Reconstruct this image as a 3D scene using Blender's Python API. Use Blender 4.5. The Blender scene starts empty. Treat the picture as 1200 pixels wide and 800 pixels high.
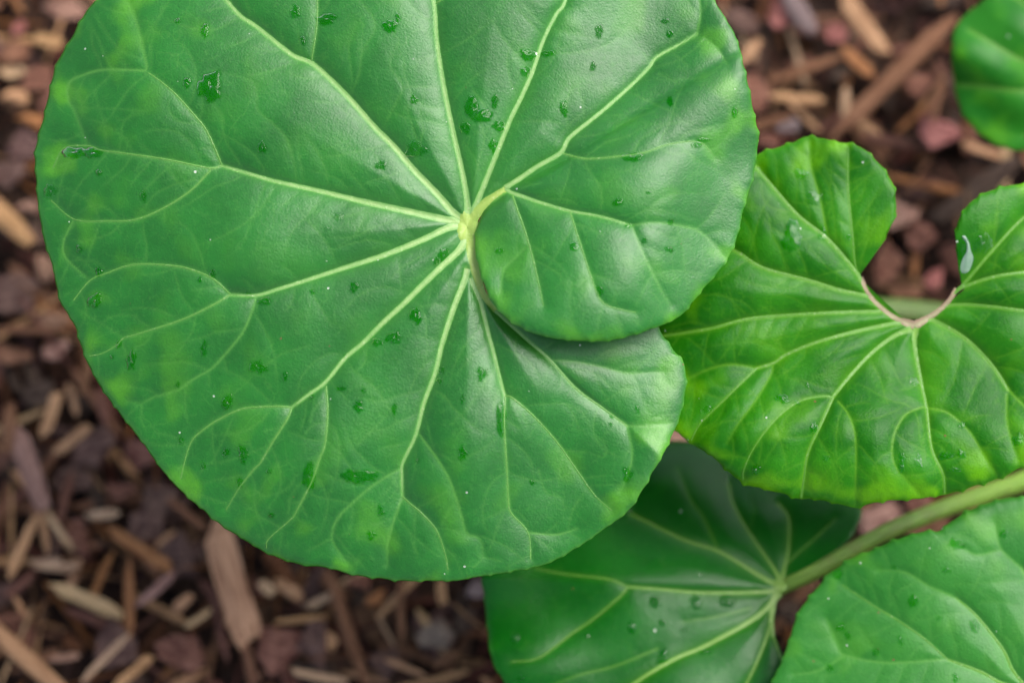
import bpy, math, random
import numpy as np
from mathutils import Vector, Matrix, Euler

# ------------------------------------------------------------------ camera, world, light
S = bpy.context.scene
COL = S.collection
R = math.radians
PITCH = R(12.0)            # the camera looks down, 12 degrees off the vertical
DIST = 1.10                # along the optical axis to the ground
LENS, SENSOR, PW, PH = 90.0, 36.0, 1200.0, 800.0
FPX = LENS / SENSOR * PW

fwd = np.array([0.0, math.sin(PITCH), -math.cos(PITCH)])
upv = np.array([0.0, math.cos(PITCH), math.sin(PITCH)])
rgt = np.array([1.0, 0.0, 0.0])
CAM = -fwd * DIST

cd = bpy.data.cameras.new('camera')
cd.lens = LENS; cd.sensor_width = SENSOR; cd.sensor_fit = 'HORIZONTAL'
cd.clip_start = 0.02; cd.clip_end = 200
cd.dof.use_dof = True
cd.dof.focus_distance = 0.905
cd.dof.aperture_fstop = 3.2
co = bpy.data.objects.new('camera', cd); COL.objects.link(co)
co.location = CAM; co.rotation_euler = (PITCH, 0, 0)
S.camera = co

SUN_EL, SUN_AZ = R(52), R(54)      # azimuth from +Y towards +X
w = bpy.data.worlds.new('World'); S.world = w; w.use_nodes = True
nt = w.node_tree; nt.nodes.clear()
sky = nt.nodes.new('ShaderNodeTexSky'); sky.sky_type = 'NISHITA'; sky.sun_disc = False
sky.sun_elevation = SUN_EL; sky.sun_rotation = SUN_AZ
sky.air_density = 1.0; sky.dust_density = 3.0; sky.ozone_density = 1.0
hs = nt.nodes.new('ShaderNodeHueSaturation'); hs.inputs['Saturation'].default_value = 0.70
bg = nt.nodes.new('ShaderNodeBackground'); bg.inputs['Strength'].default_value = 0.105
wo = nt.nodes.new('ShaderNodeOutputWorld')
nt.links.new(sky.outputs[0], hs.inputs['Color']); nt.links.new(hs.outputs[0], bg.inputs[0]); nt.links.new(bg.outputs[0], wo.inputs[0])

sl = bpy.data.lights.new('sun', 'SUN'); sl.energy = 1.5; sl.angle = R(42); sl.color = (1.0, 0.98, 0.94)
so = bpy.data.objects.new('sun', sl); COL.objects.link(so)
sdir = Vector((math.sin(SUN_AZ) * math.cos(SUN_EL), math.cos(SUN_AZ) * math.cos(SUN_EL), math.sin(SUN_EL)))
so.rotation_euler = sdir.to_track_quat('Z', 'Y').to_euler()
so.location = sdir * 5

S.view_settings.view_transform = 'Standard'; S.view_settings.look = 'None'
S.view_settings.gamma = 1.0; S.view_settings.use_curve_mapping = False
S.view_settings.exposure = 1.28
S.cycles.use_denoising = True
S.cycles.use_adaptive_sampling = True; S.cycles.adaptive_threshold = 0.03
S.cycles.max_bounces = 5; S.cycles.diffuse_bounces = 2; S.cycles.glossy_bounces = 2; S.cycles.transparent_max_bounces = 8

# ------------------------------------------------------------------ small helpers
rng = np.random.default_rng(11)
rnd = random.Random(5)

def ray(u, v):
    u = np.asarray(u, float); v = np.asarray(v, float)
    return fwd + ((u - 600) / FPX)[..., None] * rgt + ((400 - v) / FPX)[..., None] * upv

def at_depth(u, v, d):
    return CAM + ray(u, v) * d

def on_ground(u, v, z=0.0):
    d = ray(u, v)
    return CAM + d * ((z - CAM[2]) / d[..., 2])[..., None]

def spline(pts, step=3.0):
    """Catmull-Rom through the points, resampled at an even step"""
    p = np.asarray(pts, float)
    if len(p) == 2:
        q = p
    else:
        e = np.vstack([2 * p[0] - p[1], p, 2 * p[-1] - p[-2]])
        out = []
        for i in range(1, len(e) - 2):
            a, b, c, d = e[i - 1], e[i], e[i + 1], e[i + 2]
            t = np.linspace(0, 1, 12, endpoint=False)[:, None]
            out.append(0.5 * (2 * b + (c - a) * t + (2 * a - 5 * b + 4 * c - d) * t * t + (3 * b - a - 3 * c + d) * t ** 3))
        out.append(p[-1:])
        q = np.vstack(out)
    L = np.r_[0, np.cumsum(np.linalg.norm(np.diff(q, axis=0), axis=1))]
    n = max(2, int(round(L[-1] / step)) + 1)
    s = np.linspace(0, L[-1], n)
    return np.stack([np.interp(s, L, q[:, k]) for k in range(q.shape[1])], 1)

def tag(o, label=None, cat=None, group=None, kind=None):
    if label: o['label'] = label
    if cat: o['category'] = cat
    if group: o['group'] = group
    if kind: o['kind'] = kind
    return o

def mesh_np(name, verts, quads=None, tris=None, smooth=True, attrs=None):
    me = bpy.data.meshes.new(name)
    nq = 0 if quads is None else len(quads); ntr = 0 if tris is None else len(tris)
    idx = np.concatenate([x.ravel() for x in (quads, tris) if x is not None and len(x)]).astype(np.int32)
    starts = np.concatenate([np.arange(nq) * 4, nq * 4 + np.arange(ntr) * 3]).astype(np.int32)
    me.vertices.add(len(verts)); me.vertices.foreach_set('co', np.ascontiguousarray(verts, dtype=np.float32).ravel())
    me.loops.add(len(idx)); me.loops.foreach_set('vertex_index', idx)
    me.polygons.add(nq + ntr); me.polygons.foreach_set('loop_start', starts)
    me.update(calc_edges=True)
    me.polygons.foreach_set('use_smooth', np.full(nq + ntr, smooth))
    for k, a in (attrs or {}).items():
        at = me.attributes.new(k, 'FLOAT_COLOR', 'POINT')
        at.data.foreach_set('color', np.ascontiguousarray(a, dtype=np.float32).ravel())
    me.validate()
    return me

def link(name, me, mat=None, parent=None, loc=(0, 0, 0)):
    o = bpy.data.objects.new(name, me); COL.objects.link(o)
    if mat is not None and not me.materials: me.materials.append(mat)
    o.parent = parent; o.location = loc
    return o

def smooth(a, b, x):
    t = np.clip((x - a) / (b - a), 0, 1); return t * t * (3 - 2 * t)

def blur(a, s):
    k = int(math.ceil(3 * s)); ws = np.exp(-0.5 * (np.arange(-k, k + 1) / s) ** 2); ws /= ws.sum()
    for ax in (0, 1):
        pad = [(0, 0), (0, 0)]; pad[ax] = (k, k)
        b = np.pad(a, pad, mode='edge'); out = np.zeros_like(a)
        for i, wt in enumerate(ws):
            sl_ = [slice(None), slice(None)]; sl_[ax] = slice(i, i + a.shape[ax])
            out += wt * b[tuple(sl_)]
        a = out
    return a

def waves(u, v, seed, scale, n=7):
    """a smooth random field of about unit size"""
    g = np.random.default_rng(seed); f = np.zeros(np.shape(u))
    for _ in range(n):
        a = g.uniform(0, 2 * math.pi); k = 2 * math.pi / (scale * g.uniform(0.6, 1.6))
        f = f + np.sin(k * (np.cos(a) * u + np.sin(a) * v) + g.uniform(0, 6.3))
    return f / math.sqrt(n / 2)

# ------------------------------------------------------------------ materials
class NT:
    def __init__(s, name):
        s.m = bpy.data.materials.new(name); s.m.use_nodes = True
        s.t = s.m.node_tree; s.t.nodes.clear()
        s.out = s.t.nodes.new('ShaderNodeOutputMaterial')
    def n(s, typ, **kw):
        x = s.t.nodes.new(typ)
        for k, v in kw.items(): setattr(x, k, v)
        return x
    def l(s, a, b): s.t.links.new(a, b)
    def setv(s, sock, v):
        if hasattr(v, 'links') or isinstance(v, bpy.types.NodeSocket): s.l(v, sock)
        else: sock.default_value = v
    def math(s, op, a, b=0.0, c=None, clamp=False):
        x = s.n('ShaderNodeMath', operation=op, use_clamp=clamp)
        s.setv(x.inputs[0], a); s.setv(x.inputs[1], b)
        if c is not None: s.setv(x.inputs[2], c)
        return x.outputs[0]
    def mix(s, f, a, b, blend='MIX'):
        x = s.n('ShaderNodeMix', data_type='RGBA', blend_type=blend)
        s.setv(x.inputs[0], f); s.setv(x.inputs[6], a); s.setv(x.inputs[7], b)
        return x.outputs[2]
    def noise(s, vec, scale, detail=3.0, rough=0.55):
        x = s.n('ShaderNodeTexNoise'); x.inputs['Scale'].default_value = scale
        x.inputs['Detail'].default_value = detail; x.inputs['Roughness'].default_value = rough
        if vec is not None: s.l(vec, x.inputs['Vector'])
        return x
    def ramp(s, f, a, b):
        x = s.n('ShaderNodeMapRange', interpolation_type='SMOOTHSTEP')
        s.setv(x.inputs[0], f); x.inputs[1].default_value = a; x.inputs[2].default_value = b
        return x.outputs[0]

def c4(r, g, b): return (r, g, b, 1.0)

def leaf_material(name, deep, mid, patch, vein, sheen=0.55, rough=0.42, patch_amt=0.7, off=0.0, net=0.35):
    T = NT(name)
    tc = T.n('ShaderNodeTexCoord'); mp = T.n('ShaderNodeMapping'); mp.inputs['Location'].default_value = (off, off * .7, 0)
    T.l(tc.outputs['Object'], mp.inputs['Vector']); vec = mp.outputs[0]
    at = T.n('ShaderNodeAttribute', attribute_name='mask'); sp = T.n('ShaderNodeSeparateColor'); T.l(at.outputs['Color'], sp.inputs[0])
    veinm, rim, wet = sp.outputs[0], sp.outputs[1], sp.outputs[2]; edge = at.outputs['Alpha']
    n1 = T.noise(vec, 38, 3); n2 = T.noise(vec, 70, 1.2, .4); n3 = T.noise(vec, 420, 2); n4 = T.noise(vec, 1300, 1)
    base = T.mix(T.ramp(n1.outputs[0], 0.35, 0.68), deep, mid)
    pf = T.math('MULTIPLY', T.ramp(n2.outputs[0], 0.50, 0.72), T.math('ADD', 0.10, T.math('MULTIPLY', edge, 1.15)))
    pf = T.math('MULTIPLY', pf, patch_amt, clamp=True)
    base = T.mix(pf, base, patch)
    base = T.mix(T.math('MULTIPLY', T.ramp(n3.outputs[0], 0.42, 0.75), 0.25), base, mid)
    # net of the finest veins
    dn = T.noise(vec, 160, 2)
    wv = T.n('ShaderNodeVectorMath', operation='MULTIPLY_ADD'); T.l(dn.outputs['Color'], wv.inputs[0]); wv.inputs[1].default_value = (.006, .006, .006); T.l(vec, wv.inputs[2])
    vo = T.n('ShaderNodeTexVoronoi', feature='DISTANCE_TO_EDGE'); vo.inputs['Scale'].default_value = 150; T.l(wv.outputs[0], vo.inputs['Vector'])
    vo3 = T.n('ShaderNodeTexVoronoi', feature='DISTANCE_TO_EDGE'); vo3.inputs['Scale'].default_value = 64; T.l(wv.outputs[0], vo3.inputs['Vector'])
    netf = T.math('MULTIPLY', T.math('SUBTRACT', 1.0, T.ramp(vo.outputs['Distance'], 0.0, 0.045)), T.ramp(n3.outputs[0], 0.36, 0.62))
    netc = T.math('MULTIPLY', T.math('SUBTRACT', 1.0, T.ramp(vo3.outputs['Distance'], 0.0, 0.022)), T.ramp(n1.outputs[0], 0.45, 0.65))
    netm = T.math('MAXIMUM', T.math('MULTIPLY', netf, .7), netc)
    base = T.mix(T.math('MULTIPLY', netm, net), base, vein)
    base = T.mix(T.math('MULTIPLY', T.ramp(n4.outputs[0], .45, .7), .22), base, T.mix(1.0, base, c4(.45, .55, .45), 'MULTIPLY'))
    base = T.mix(T.math('MULTIPLY', veinm, 0.9), base, vein)
    base = T.mix(T.math('MULTIPLY', rim, 0.55), base, T.mix(n2.outputs[0], patch, vein))
    # dust and grit specks
    vs = T.n('ShaderNodeTexVoronoi', feature='F1'); vs.inputs['Scale'].default_value = 170; T.l(vec, vs.inputs['Vector'])
    sc = T.n('ShaderNodeSeparateColor'); T.l(vs.outputs['Color'], sc.inputs[0])
    spk = T.math('MULTIPLY', T.math('LESS_THAN', vs.outputs['Distance'], T.math('MULTIPLY', sc.outputs[1], 0.085)), T.math('GREATER_THAN', sc.outputs[0], 0.62))
    base = T.mix(T.math('MULTIPLY', spk, 0.8), base, T.mix(T.math('GREATER_THAN', sc.outputs[2], .3), c4(.16, .08, .03), c4(.55, .6, .48)))
    p = T.n('ShaderNodeBsdfPrincipled'); T.l(T.mix(T.math('MULTIPLY', wet, 0.85), base, T.mix(1.0, base, c4(.25, .82, .08), 'MULTIPLY')), p.inputs['Base Color'])
    rr = T.math('ADD', rough - 0.06, T.math('MULTIPLY', n3.outputs[0], 0.14))
    rr = T.math('SUBTRACT', rr, T.math('MULTIPLY', wet, 0.28)); T.l(rr, p.inputs['Roughness'])
    spn = T.math('MULTIPLY', T.math('SUBTRACT', 1.0, T.math('MULTIPLY', wet, 0.93)), T.math('ADD', sheen - .10, T.math('MULTIPLY', n1.outputs[0], 0.2)))
    T.l(spn, p.inputs['Specular IOR Level'])
    # fine relief
    b1 = T.n('ShaderNodeBump'); b1.inputs['Strength'].default_value = 0.6; b1.inputs['Distance'].default_value = 0.00030
    hgt = T.math('ADD', 0.0, T.math('ADD', T.math('MULTIPLY', n4.outputs[0], 0.55), T.math('MULTIPLY', n3.outputs[0], 0.5)))
    T.l(T.math('ADD', hgt, T.math('MULTIPLY', n2.outputs[0], 2.2)), b1.inputs['Height'])
    T.l(b1.outputs[0], p.inputs['Normal'])
    tr = T.n('ShaderNodeBsdfTranslucent'); T.l(T.mix(0.5, base, patch), tr.inputs['Color'])
    mx = T.n('ShaderNodeMixShader'); mx.inputs[0].default_value = 0.14
    T.l(p.outputs[0], mx.inputs[1]); T.l(tr.outputs[0], mx.inputs[2]); T.l(mx.outputs[0], T.out.inputs['Surface'])
    return T.m

def vein_material(name, a, b, rough=0.45):
    T = NT(name); tc = T.n('ShaderNodeTexCoord')
    at = T.n('ShaderNodeAttribute', attribute_name='mask'); sp = T.n('ShaderNodeSeparateColor'); T.l(at.outputs['Color'], sp.inputs[0])
    n1 = T.noise(tc.outputs['Object'], 160, 4); n2 = T.noise(tc.outputs['Object'], 900, 3)
    col = T.mix(sp.outputs[0], b, a)
    col = T.mix(T.math('MULTIPLY', T.ramp(n1.outputs[0], .4, .7), .35), col, b)
    col = T.mix(T.math('MULTIPLY', T.ramp(n2.outputs[0], .55, .75), .2), col, c4(.62, .68, .42))
    p = T.n('ShaderNodeBsdfPrincipled'); T.l(col, p.inputs['Base Color']); p.inputs['Roughness'].default_value = rough
    p.inputs['Specular IOR Level'].default_value = 0.4
    bp = T.n('ShaderNodeBump'); bp.inputs['Strength'].default_value = .4; bp.inputs['Distance'].default_value = .0003
    T.l(n2.outputs[0], bp.inputs['Height']); T.l(bp.outputs[0], p.inputs['Normal'])
    T.l(p.outputs[0], T.out.inputs['Surface'])
    return T.m

def stalk_material(name='stalk', k=1.0):
    T = NT(name); tc = T.n('ShaderNodeTexCoord')
    at = T.n('ShaderNodeAttribute', attribute_name='mask'); sp = T.n('ShaderNodeSeparateColor'); T.l(at.outputs['Color'], sp.inputs[0])
    cx = T.n('ShaderNodeCombineXYZ'); T.l(T.math('MULTIPLY', sp.outputs[0], 40.0), cx.inputs[0]); T.l(T.math('MULTIPLY', sp.outputs[1], 5.0), cx.inputs[1])
    n1 = T.noise(cx.outputs[0], 1.0, 3); n2 = T.noise(tc.outputs['Object'], 120, 3)
    col = T.mix(T.ramp(n1.outputs[0], .35, .65), c4(.075 * k, .17 * k, .010 * k), c4(.19 * k, .32 * k, .04 * k))
    col = T.mix(T.math('MULTIPLY', T.ramp(n2.outputs[0], .48, .7), .3), col, c4(.13 * k, .11 * k, .03 * k))
    p = T.n('ShaderNodeBsdfPrincipled'); T.l(col, p.inputs['Base Color']); p.inputs['Roughness'].default_value = .5
    bp = T.n('ShaderNodeBump'); bp.inputs['Strength'].default_value = .5; bp.inputs['Distance'].default_value = .0006
    T.l(n1.outputs[0], bp.inputs['Height']); T.l(bp.outputs[0], p.inputs['Normal'])
    T.l(p.outputs[0], T.out.inputs['Surface'])
    return T.m

def water_material():
    T = NT('water'); p = T.n('ShaderNodeBsdfPrincipled')
    p.inputs['Base Color'].default_value = c4(1, 1, 1); p.inputs['Transmission Weight'].default_value = 1.0
    p.inputs['IOR'].default_value = 1.33; p.inputs['Roughness'].default_value = 0.03
    tr = T.n('ShaderNodeBsdfTransparent'); gl = T.n('ShaderNodeBsdfGlossy'); gl.inputs['Roughness'].default_value = 0.06
    fr = T.n('ShaderNodeFresnel'); fr.inputs['IOR'].default_value = 1.27
    mx = T.n('ShaderNodeMixShader'); T.l(fr.outputs[0], mx.inputs[0]); T.l(tr.outputs[0], mx.inputs[1]); T.l(gl.outputs[0], mx.inputs[2])
    T.l(mx.outputs[0], T.out.inputs['Surface'])   # thin film: lets light straight through, mirrors the sky
    T.t.nodes.remove(p)
    return T.m

def chip_material(name, stretch):
    T = NT(name); tc = T.n('ShaderNodeTexCoord'); oi = T.n('ShaderNodeObjectInfo')
    mp = T.n('ShaderNodeMapping'); mp.inputs['Scale'].default_value = stretch
    T.l(tc.outputs['Object'], mp.inputs['Vector'])
    add = T.n('ShaderNodeVectorMath', operation='ADD'); T.l(mp.outputs[0], add.inputs[0]); T.l(T.math('MULTIPLY', oi.outputs['Random'], 50.0), add.inputs[1])
    n1 = T.noise(add.outputs[0], 2.2, 5, .65); n2 = T.noise(tc.outputs['Object'], 3.0, 4, .6)
    dark = T.mix(1.0, oi.outputs['Color'], c4(.42, .36, .34), 'MULTIPLY')
    lite = T.mix(.12, oi.outputs['Color'], c4(.62, .45, .32))
    col = T.mix(T.ramp(n1.outputs[0], .34, .66), dark, lite)
    col = T.mix(T.math('MULTIPLY', T.ramp(n2.outputs[0], .52, .72), .55), col, dark)
    p = T.n('ShaderNodeBsdfPrincipled'); T.l(col, p.inputs['Base Color'])
    T.l(T.math('ADD', .48, T.math('MULTIPLY', n2.outputs[0], .35)), p.inputs['Roughness']); p.inputs['Specular IOR Level'].default_value = .16
    bp = T.n('ShaderNodeBump'); bp.inputs['Strength'].default_value = .7; bp.inputs['Distance'].default_value = .0015
    T.l(n1.outputs[0], bp.inputs['Height']); T.l(bp.outputs[0], p.inputs['Normal'])
    T.l(p.outputs[0], T.out.inputs['Surface'])
    return T.m

def crumb_material():
    T = NT('mulch_crumb'); tc = T.n('ShaderNodeTexCoord')
    at = T.n('ShaderNodeAttribute', attribute_name='mask')
    n1 = T.noise(tc.outputs['Object'], 260, 5, .65)
    col = T.mix(T.ramp(n1.outputs[0], .35, .66), T.mix(1.0, at.outputs['Color'], c4(.45, .4, .38), 'MULTIPLY'), at.outputs['Color'])
    p = T.n('ShaderNodeBsdfPrincipled'); T.l(col, p.inputs['Base Color']); p.inputs['Roughness'].default_value = .65; p.inputs['Specular IOR Level'].default_value = .12
    bp = T.n('ShaderNodeBump'); bp.inputs['Strength'].default_value = .6; bp.inputs['Distance'].default_value = .001
    T.l(n1.outputs[0], bp.inputs['Height']); T.l(bp.outputs[0], p.inputs['Normal'])
    T.l(p.outputs[0], T.out.inputs['Surface'])
    return T.m

def soil_material():
    T = NT('soil'); tc = T.n('ShaderNodeTexCoord')
    n1 = T.noise(tc.outputs['Object'], 60, 6, .65); vo = T.n('ShaderNodeTexVoronoi'); vo.inputs['Scale'].default_value = 70; T.l(tc.outputs['Object'], vo.inputs['Vector'])
    sc = T.n('ShaderNodeSeparateColor'); T.l(vo.outputs['Color'], sc.inputs[0])
    col = T.mix(T.ramp(n1.outputs[0], .3, .7), c4(.010, .006, .005), c4(.04, .022, .015))
    col = T.mix(T.math('MULTIPLY', T.ramp(sc.outputs[0], .7, .95), .6), col, c4(.16, .09, .055))
    p = T.n('ShaderNodeBsdfPrincipled'); T.l(col, p.inputs['Base Color']); p.inputs['Roughness'].default_value = .85; p.inputs['Specular IOR Level'].default_value = .1
    bp = T.n('ShaderNodeBump'); bp.inputs['Strength'].default_value = 1; bp.inputs['Distance'].default_value = .01
    T.l(vo.outputs['Distance'], bp.inputs['Height']); T.l(bp.outputs[0], p.inputs['Normal'])
    T.l(p.outputs[0], T.out.inputs['Surface'])
    return T.m

M_BIG = leaf_material('leaf_big', c4(.005, .120, .005), c4(.009, .165, .007), c4(.080, .32, .003), c4(.11, .33, .045), .64, .43, .72, 0.0, .18)
M_RIGHT = leaf_material('leaf_vivid', c4(.006, .105, .001), c4(.022, .180, .001), c4(.095, .31, .001), c4(.12, .31, .015), .18, .36, 1.0, 1.3, .20)
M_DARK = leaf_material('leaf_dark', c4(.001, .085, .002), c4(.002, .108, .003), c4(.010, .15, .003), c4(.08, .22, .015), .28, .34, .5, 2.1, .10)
M_PALE = leaf_material('leaf_pale', c4(.014, .160, .009), c4(.024, .195, .012), c4(.075, .30, .010), c4(.10, .31, .04), .44, .46, .8, 3.3, .18)
M_BACK = leaf_material('leaf_back', c4(.007, .13, .003), c4(.018, .19, .004), c4(.06, .27, .005), c4(.09, .29, .03), .30, .44, 1.0, 4.2, .15)
V_PALE = vein_material('vein_pale', c4(.30, .44, .15), c4(.09, .28, .05))
V_FINE = vein_material('vein_fine', c4(.17, .34, .07), c4(.07, .22, .03))
V_HUB = vein_material('vein_yellow', c4(.31, .42, .085), c4(.19, .34, .05))
V_GREEN = vein_material('vein_green', c4(.15, .31, .03), c4(.05, .20, .01))
V_PINK = vein_material('vein_pink', c4(.33, .34, .17), c4(.24, .12, .09))
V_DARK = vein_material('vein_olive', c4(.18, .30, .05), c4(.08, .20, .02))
M_STALK = stalk_material(); M_STALK_SHADED = stalk_material('stalk_shaded', .55); M_WATER = water_material()  # darker stalk copy: shade below the notched leaf is put into its colour
M_WOOD = chip_material('wood_chip', (1.2, 7, 7)); M_BARK = chip_material('bark_chip', (1.6, 3.2, 3.2))
M_CRUMB = crumb_material(); M_SOIL = soil_material()

# ------------------------------------------------------------------ ground
g = mesh_np('ground', np.array([[-30, -30, 0], [30, -30, 0], [30, 30, 0], [-30, 30, 0]], float), np.array([[0, 1, 2, 3]]), smooth=False)
tag(link('ground', g, M_SOIL), 'dark soil ground under the bark mulch', 'ground', kind='structure')

# ------------------------------------------------------------------ leaves: traced outlines and veins (photo pixels)
class Leaf:
    """blade built over one hub; pixel traces are thrown on the leaf's own tilted plane and raised by its relief"""
    def __init__(s, depth, hub, normal, margin, hubs, big, sheets, veins, drops, dome=(3.0, 1.6, .45), teeth=(32, 1.4), grow=0):
        s.hub = hub; s.c = at_depth(np.array(hub[0]), np.array(hub[1]), depth)
        n = np.array(normal, float); s.n = n / np.linalg.norm(n)
        s.margin = spline(margin, 1.0); s.mpts = np.array(margin, float)
        s.big = big; s.sheets = sheets; s.veins = veins; s.drops = drops; s.dome = dome; s.flare = True; s.teeth = teeth; s.hubs = hubs
        allp = np.vstack([s.margin] + [np.array(v[4], float) for v in veins])
        s.x0, s.y0 = np.floor(allp.min(0) - 30); s.x1, s.y1 = np.ceil(allp.max(0) + 30)
        s.ras = {k: s.raster(k) for k in set(sheets.values())}
        if grow:
            s.veins = veins + s.grow(grow); s.ras = {k: s.raster(k) for k in set(sheets.values())}
    def grow(s, gap):
        g_ = np.random.default_rng(77); new = []
        for (o, sh, w0, w1, pts) in s.veins:
            if o > 2: continue
            key = 'U' if sh == 'U' else 'M'
            df = s.ras[key]['d1']; p = spline(pts, 2.0); L_ = len(p) * 2.0; x = g_.uniform(.4, 1) * gap
            while x < L_ - 6:
                i = int(x / 2); t_ = p[min(i + 2, len(p) - 1)] - p[max(i - 2, 0)]; t_ = t_ / (np.hypot(*t_) + 1e-9)
                for side in (-1, 1):
                    if g_.random() < .25: continue
                    a = math.atan2(t_[1], t_[0]) + side * g_.uniform(.75, 1.25); q = p[i].copy(); path = [q.copy()]; turn = g_.uniform(-.05, .05) - side * .02
                    for k in range(26):
                        a += turn + g_.normal(0, .10); q = q + 3.5 * np.array([math.cos(a), math.sin(a)]); path.append(q.copy())
                        if np.min((s.margin[::4, 0] - q[0]) ** 2 + (s.margin[::4, 1] - q[1]) ** 2) < 40: break
                        dd = s.samp(df, q[:1], q[1:])[0]
                        if k > 3 and dd < 3.5: break
                        if g_.random() < .035: break
                    if len(path) > 4: new.append((3, sh, g_.uniform(1.0, 1.5), .8, path[::2] + [path[-1]]))
                x += gap * g_.uniform(.6, 1.5)
        return new
    def raster(s, key):
        W, H = int(s.x1 - s.x0) + 1, int(s.y1 - s.y0) + 1
        d = [np.full((H, W), 400.0) for _ in range(3)]; m = np.zeros((H, W))
        for (o, sh, w0, w1, pts) in s.veins:
            if sh and key not in sh: continue
            p = spline(pts, 4.0); n = len(p)
            wd = np.linspace(w0, w1, n)
            for i in range(n - 1):
                a, b = p[i], p[i + 1]; Rw = (140, 100, 45)[o - 1]
                xa = int(max(0, min(a[0], b[0]) - s.x0 - Rw)); xb = int(min(W, max(a[0], b[0]) - s.x0 + Rw))
                ya = int(max(0, min(a[1], b[1]) - s.y0 - Rw)); yb = int(min(H, max(a[1], b[1]) - s.y0 + Rw))
                if xb <= xa or yb <= ya: continue
                Y, X = np.mgrid[ya:yb, xa:xb]; X = X + s.x0; Y = Y + s.y0
                e = b - a; L2 = e @ e + 1e-9
                t = np.clip(((X - a[0]) * e[0] + (Y - a[1]) * e[1]) / L2, 0, 1)
                q = np.hypot(X - a[0] - t * e[0], Y - a[1] - t * e[1])
                for k in range(o - 1, 3):
                    v = d[k][ya:yb, xa:xb]; np.minimum(v, q + (0 if o < 3 else 7 * float(smooth(.4, 1, i / n))), out=v)
                ww = wd[i]
                fd = 1.0 if o == 1 else 1 - .85 * float(smooth(.55, 1, i / n))
                st = (1.0, .46 * fd, .17 * fd)[o - 1] * (1 - smooth(ww * .25, ww * .40 + 1.0, q)) + (.22, .16, .06)[o - 1] * np.exp(-(q / (ww * 1.2 + 1)) ** 2)
                v = m[ya:yb, xa:xb]; np.maximum(v, st, out=v)
        h = np.zeros((H, W))
        for k, (Hm, lam) in enumerate(zip(s.dome, (34.0, 20.0, 9.0))):
            h += Hm * (.78 * (1 - np.exp(-d[k] / lam)) + .22 * (1 - np.exp(-d[k] / 6.0)))
        h = blur(h, 1.7) * 1e-3
        wet = np.zeros((H, W))
        for dr in s.drops:
            if dr.get('sheet', key) != key: continue
            x, y, r = dr['x'], dr['y'], max(dr['rx'], dr['ry']) * 1.9 + 3
            xa, xb = int(max(0, x - s.x0 - r)), int(min(W, x - s.x0 + r)); ya, yb = int(max(0, y - s.y0 - r)), int(min(H, y - s.y0 + r))
            if xb <= xa or yb <= ya: continue
            Y, X = np.mgrid[ya:yb, xa:xb]; X = X + s.x0 - x; Y = Y + s.y0 - y
            th = np.arctan2(Y / dr['ry'], X / dr['rx']); rr = np.hypot(X / dr['rx'], Y / dr['ry']); lim = drop_rad(dr, th)
            px = min(dr['rx'], dr['ry'])
            v = wet[ya:yb, xa:xb]; np.maximum(v, dr['k'] * (1 - smooth(-.9 / px, .9 / px, rr - lim)), out=v)
        return dict(d1=d[1], h=h, m=np.clip(m, 0, 1), wet=wet)
    def samp(s, f, u, v):
        H, W = f.shape
        x = np.clip(u - s.x0, 0, W - 1.001); y = np.clip(v - s.y0, 0, H - 1.001)
        i = x.astype(int); j = y.astype(int); a = x - i; b = y - j
        return f[j, i] * (1 - a) * (1 - b) + f[j, i + 1] * a * (1 - b) + f[j + 1, i] * (1 - a) * b + f[j + 1, i + 1] * a * b
    def height(s, u, v, sheet):
        return s.samp(s.ras[s.sheets[sheet]]['h'], u, v) + s.big(u, v, sheet)
    def pos(s, u, v, h):
        d = ray(u, v)
        k = ((s.c - CAM) @ s.n + h) / (d @ s.n)
        return CAM + d * k[..., None]

def drop_rad(dr, th):
    g_ = np.random.default_rng(dr['seed']); f = np.ones(np.shape(th))
    for k in (2, 3, 5, 7, 11):
        f = f + dr['jag'] * g_.uniform(.4, 1.0) / (k ** .35) * np.sin(k * th + g_.uniform(0, 6.3))
    return np.clip(f, .3, 1.7)

def D(x, y, rx, ry, k=1.0, jag=.20, sheet=None, label=None):
    d = dict(x=x, y=y, rx=rx * 1.15 + .3, ry=ry * 1.15 + .3, k=k, jag=jag, seed=int(x * 7 + y * 13) % 100003, label=label)
    if sheet: d['sheet'] = sheet
    return d

CROWN = on_ground(np.array(1395.0), np.array(455.0), 0.0)

# ---- A: the big leaf whose basal lobes overlap
A_margin = [(592,221),(571,239),(559,266),(557,294),(563,320),(574,351),(590,370),(605,381),(624,390),(650,396),(672,399.5),(697,400),(720,399),(742,393),(763,385),(781,379),(797,370),(815,351),(833,330),(846,314),(857,297),(864,276),(869,256),(876,232),(884,205),(888,180),(889,159),(885,138),(877,100),(873,78),(866,52),(857,31),(837,2),
 (815,-28),(778,-72),(705,-118),(600,-148),(480,-158),(360,-142),(265,-108),(185,-58),(140,-20),(107,5),(86,40),(77,55),(62,85),(51,135),(44,160),(41,195),(45,250),(51,281),(60,307),(65,330),(72,357),(87,383),(100,421),(114,446),(130,471),(151,499),(185,544),(204,567),(237,597),(252,611),(300,641),(345,660),(380,665),(405,672),(447,678),(475,680),(527,681),(557,677),(600,669),(630,664),(660,652),(680,640),(705,622),(735,599),(755,572),(766,552),(780,529),(792,500),(800,477),(804,452),(802,425),(790,409),(781,398),(766,378),(730,352),(680,338),(630,338),(590,346)]
def A_hubs(i, m):  # hub for each margin point: along the bare foot of the basal veins
    j1 = near(m, 852, 24); j2 = near(m, 778, -72); j3 = near(m, 500, 681); j4 = near(m, 705, 622)
    a, c, b = np.array([590., 224.]), np.array([548., 262.]), np.array([566., 352.])
    k = smooth(j1, j2, i)[:, None]; q = smooth(j3, j4, i)[:, None]
    return a * (1 - k) + c * (k - q) + b * q
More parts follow.
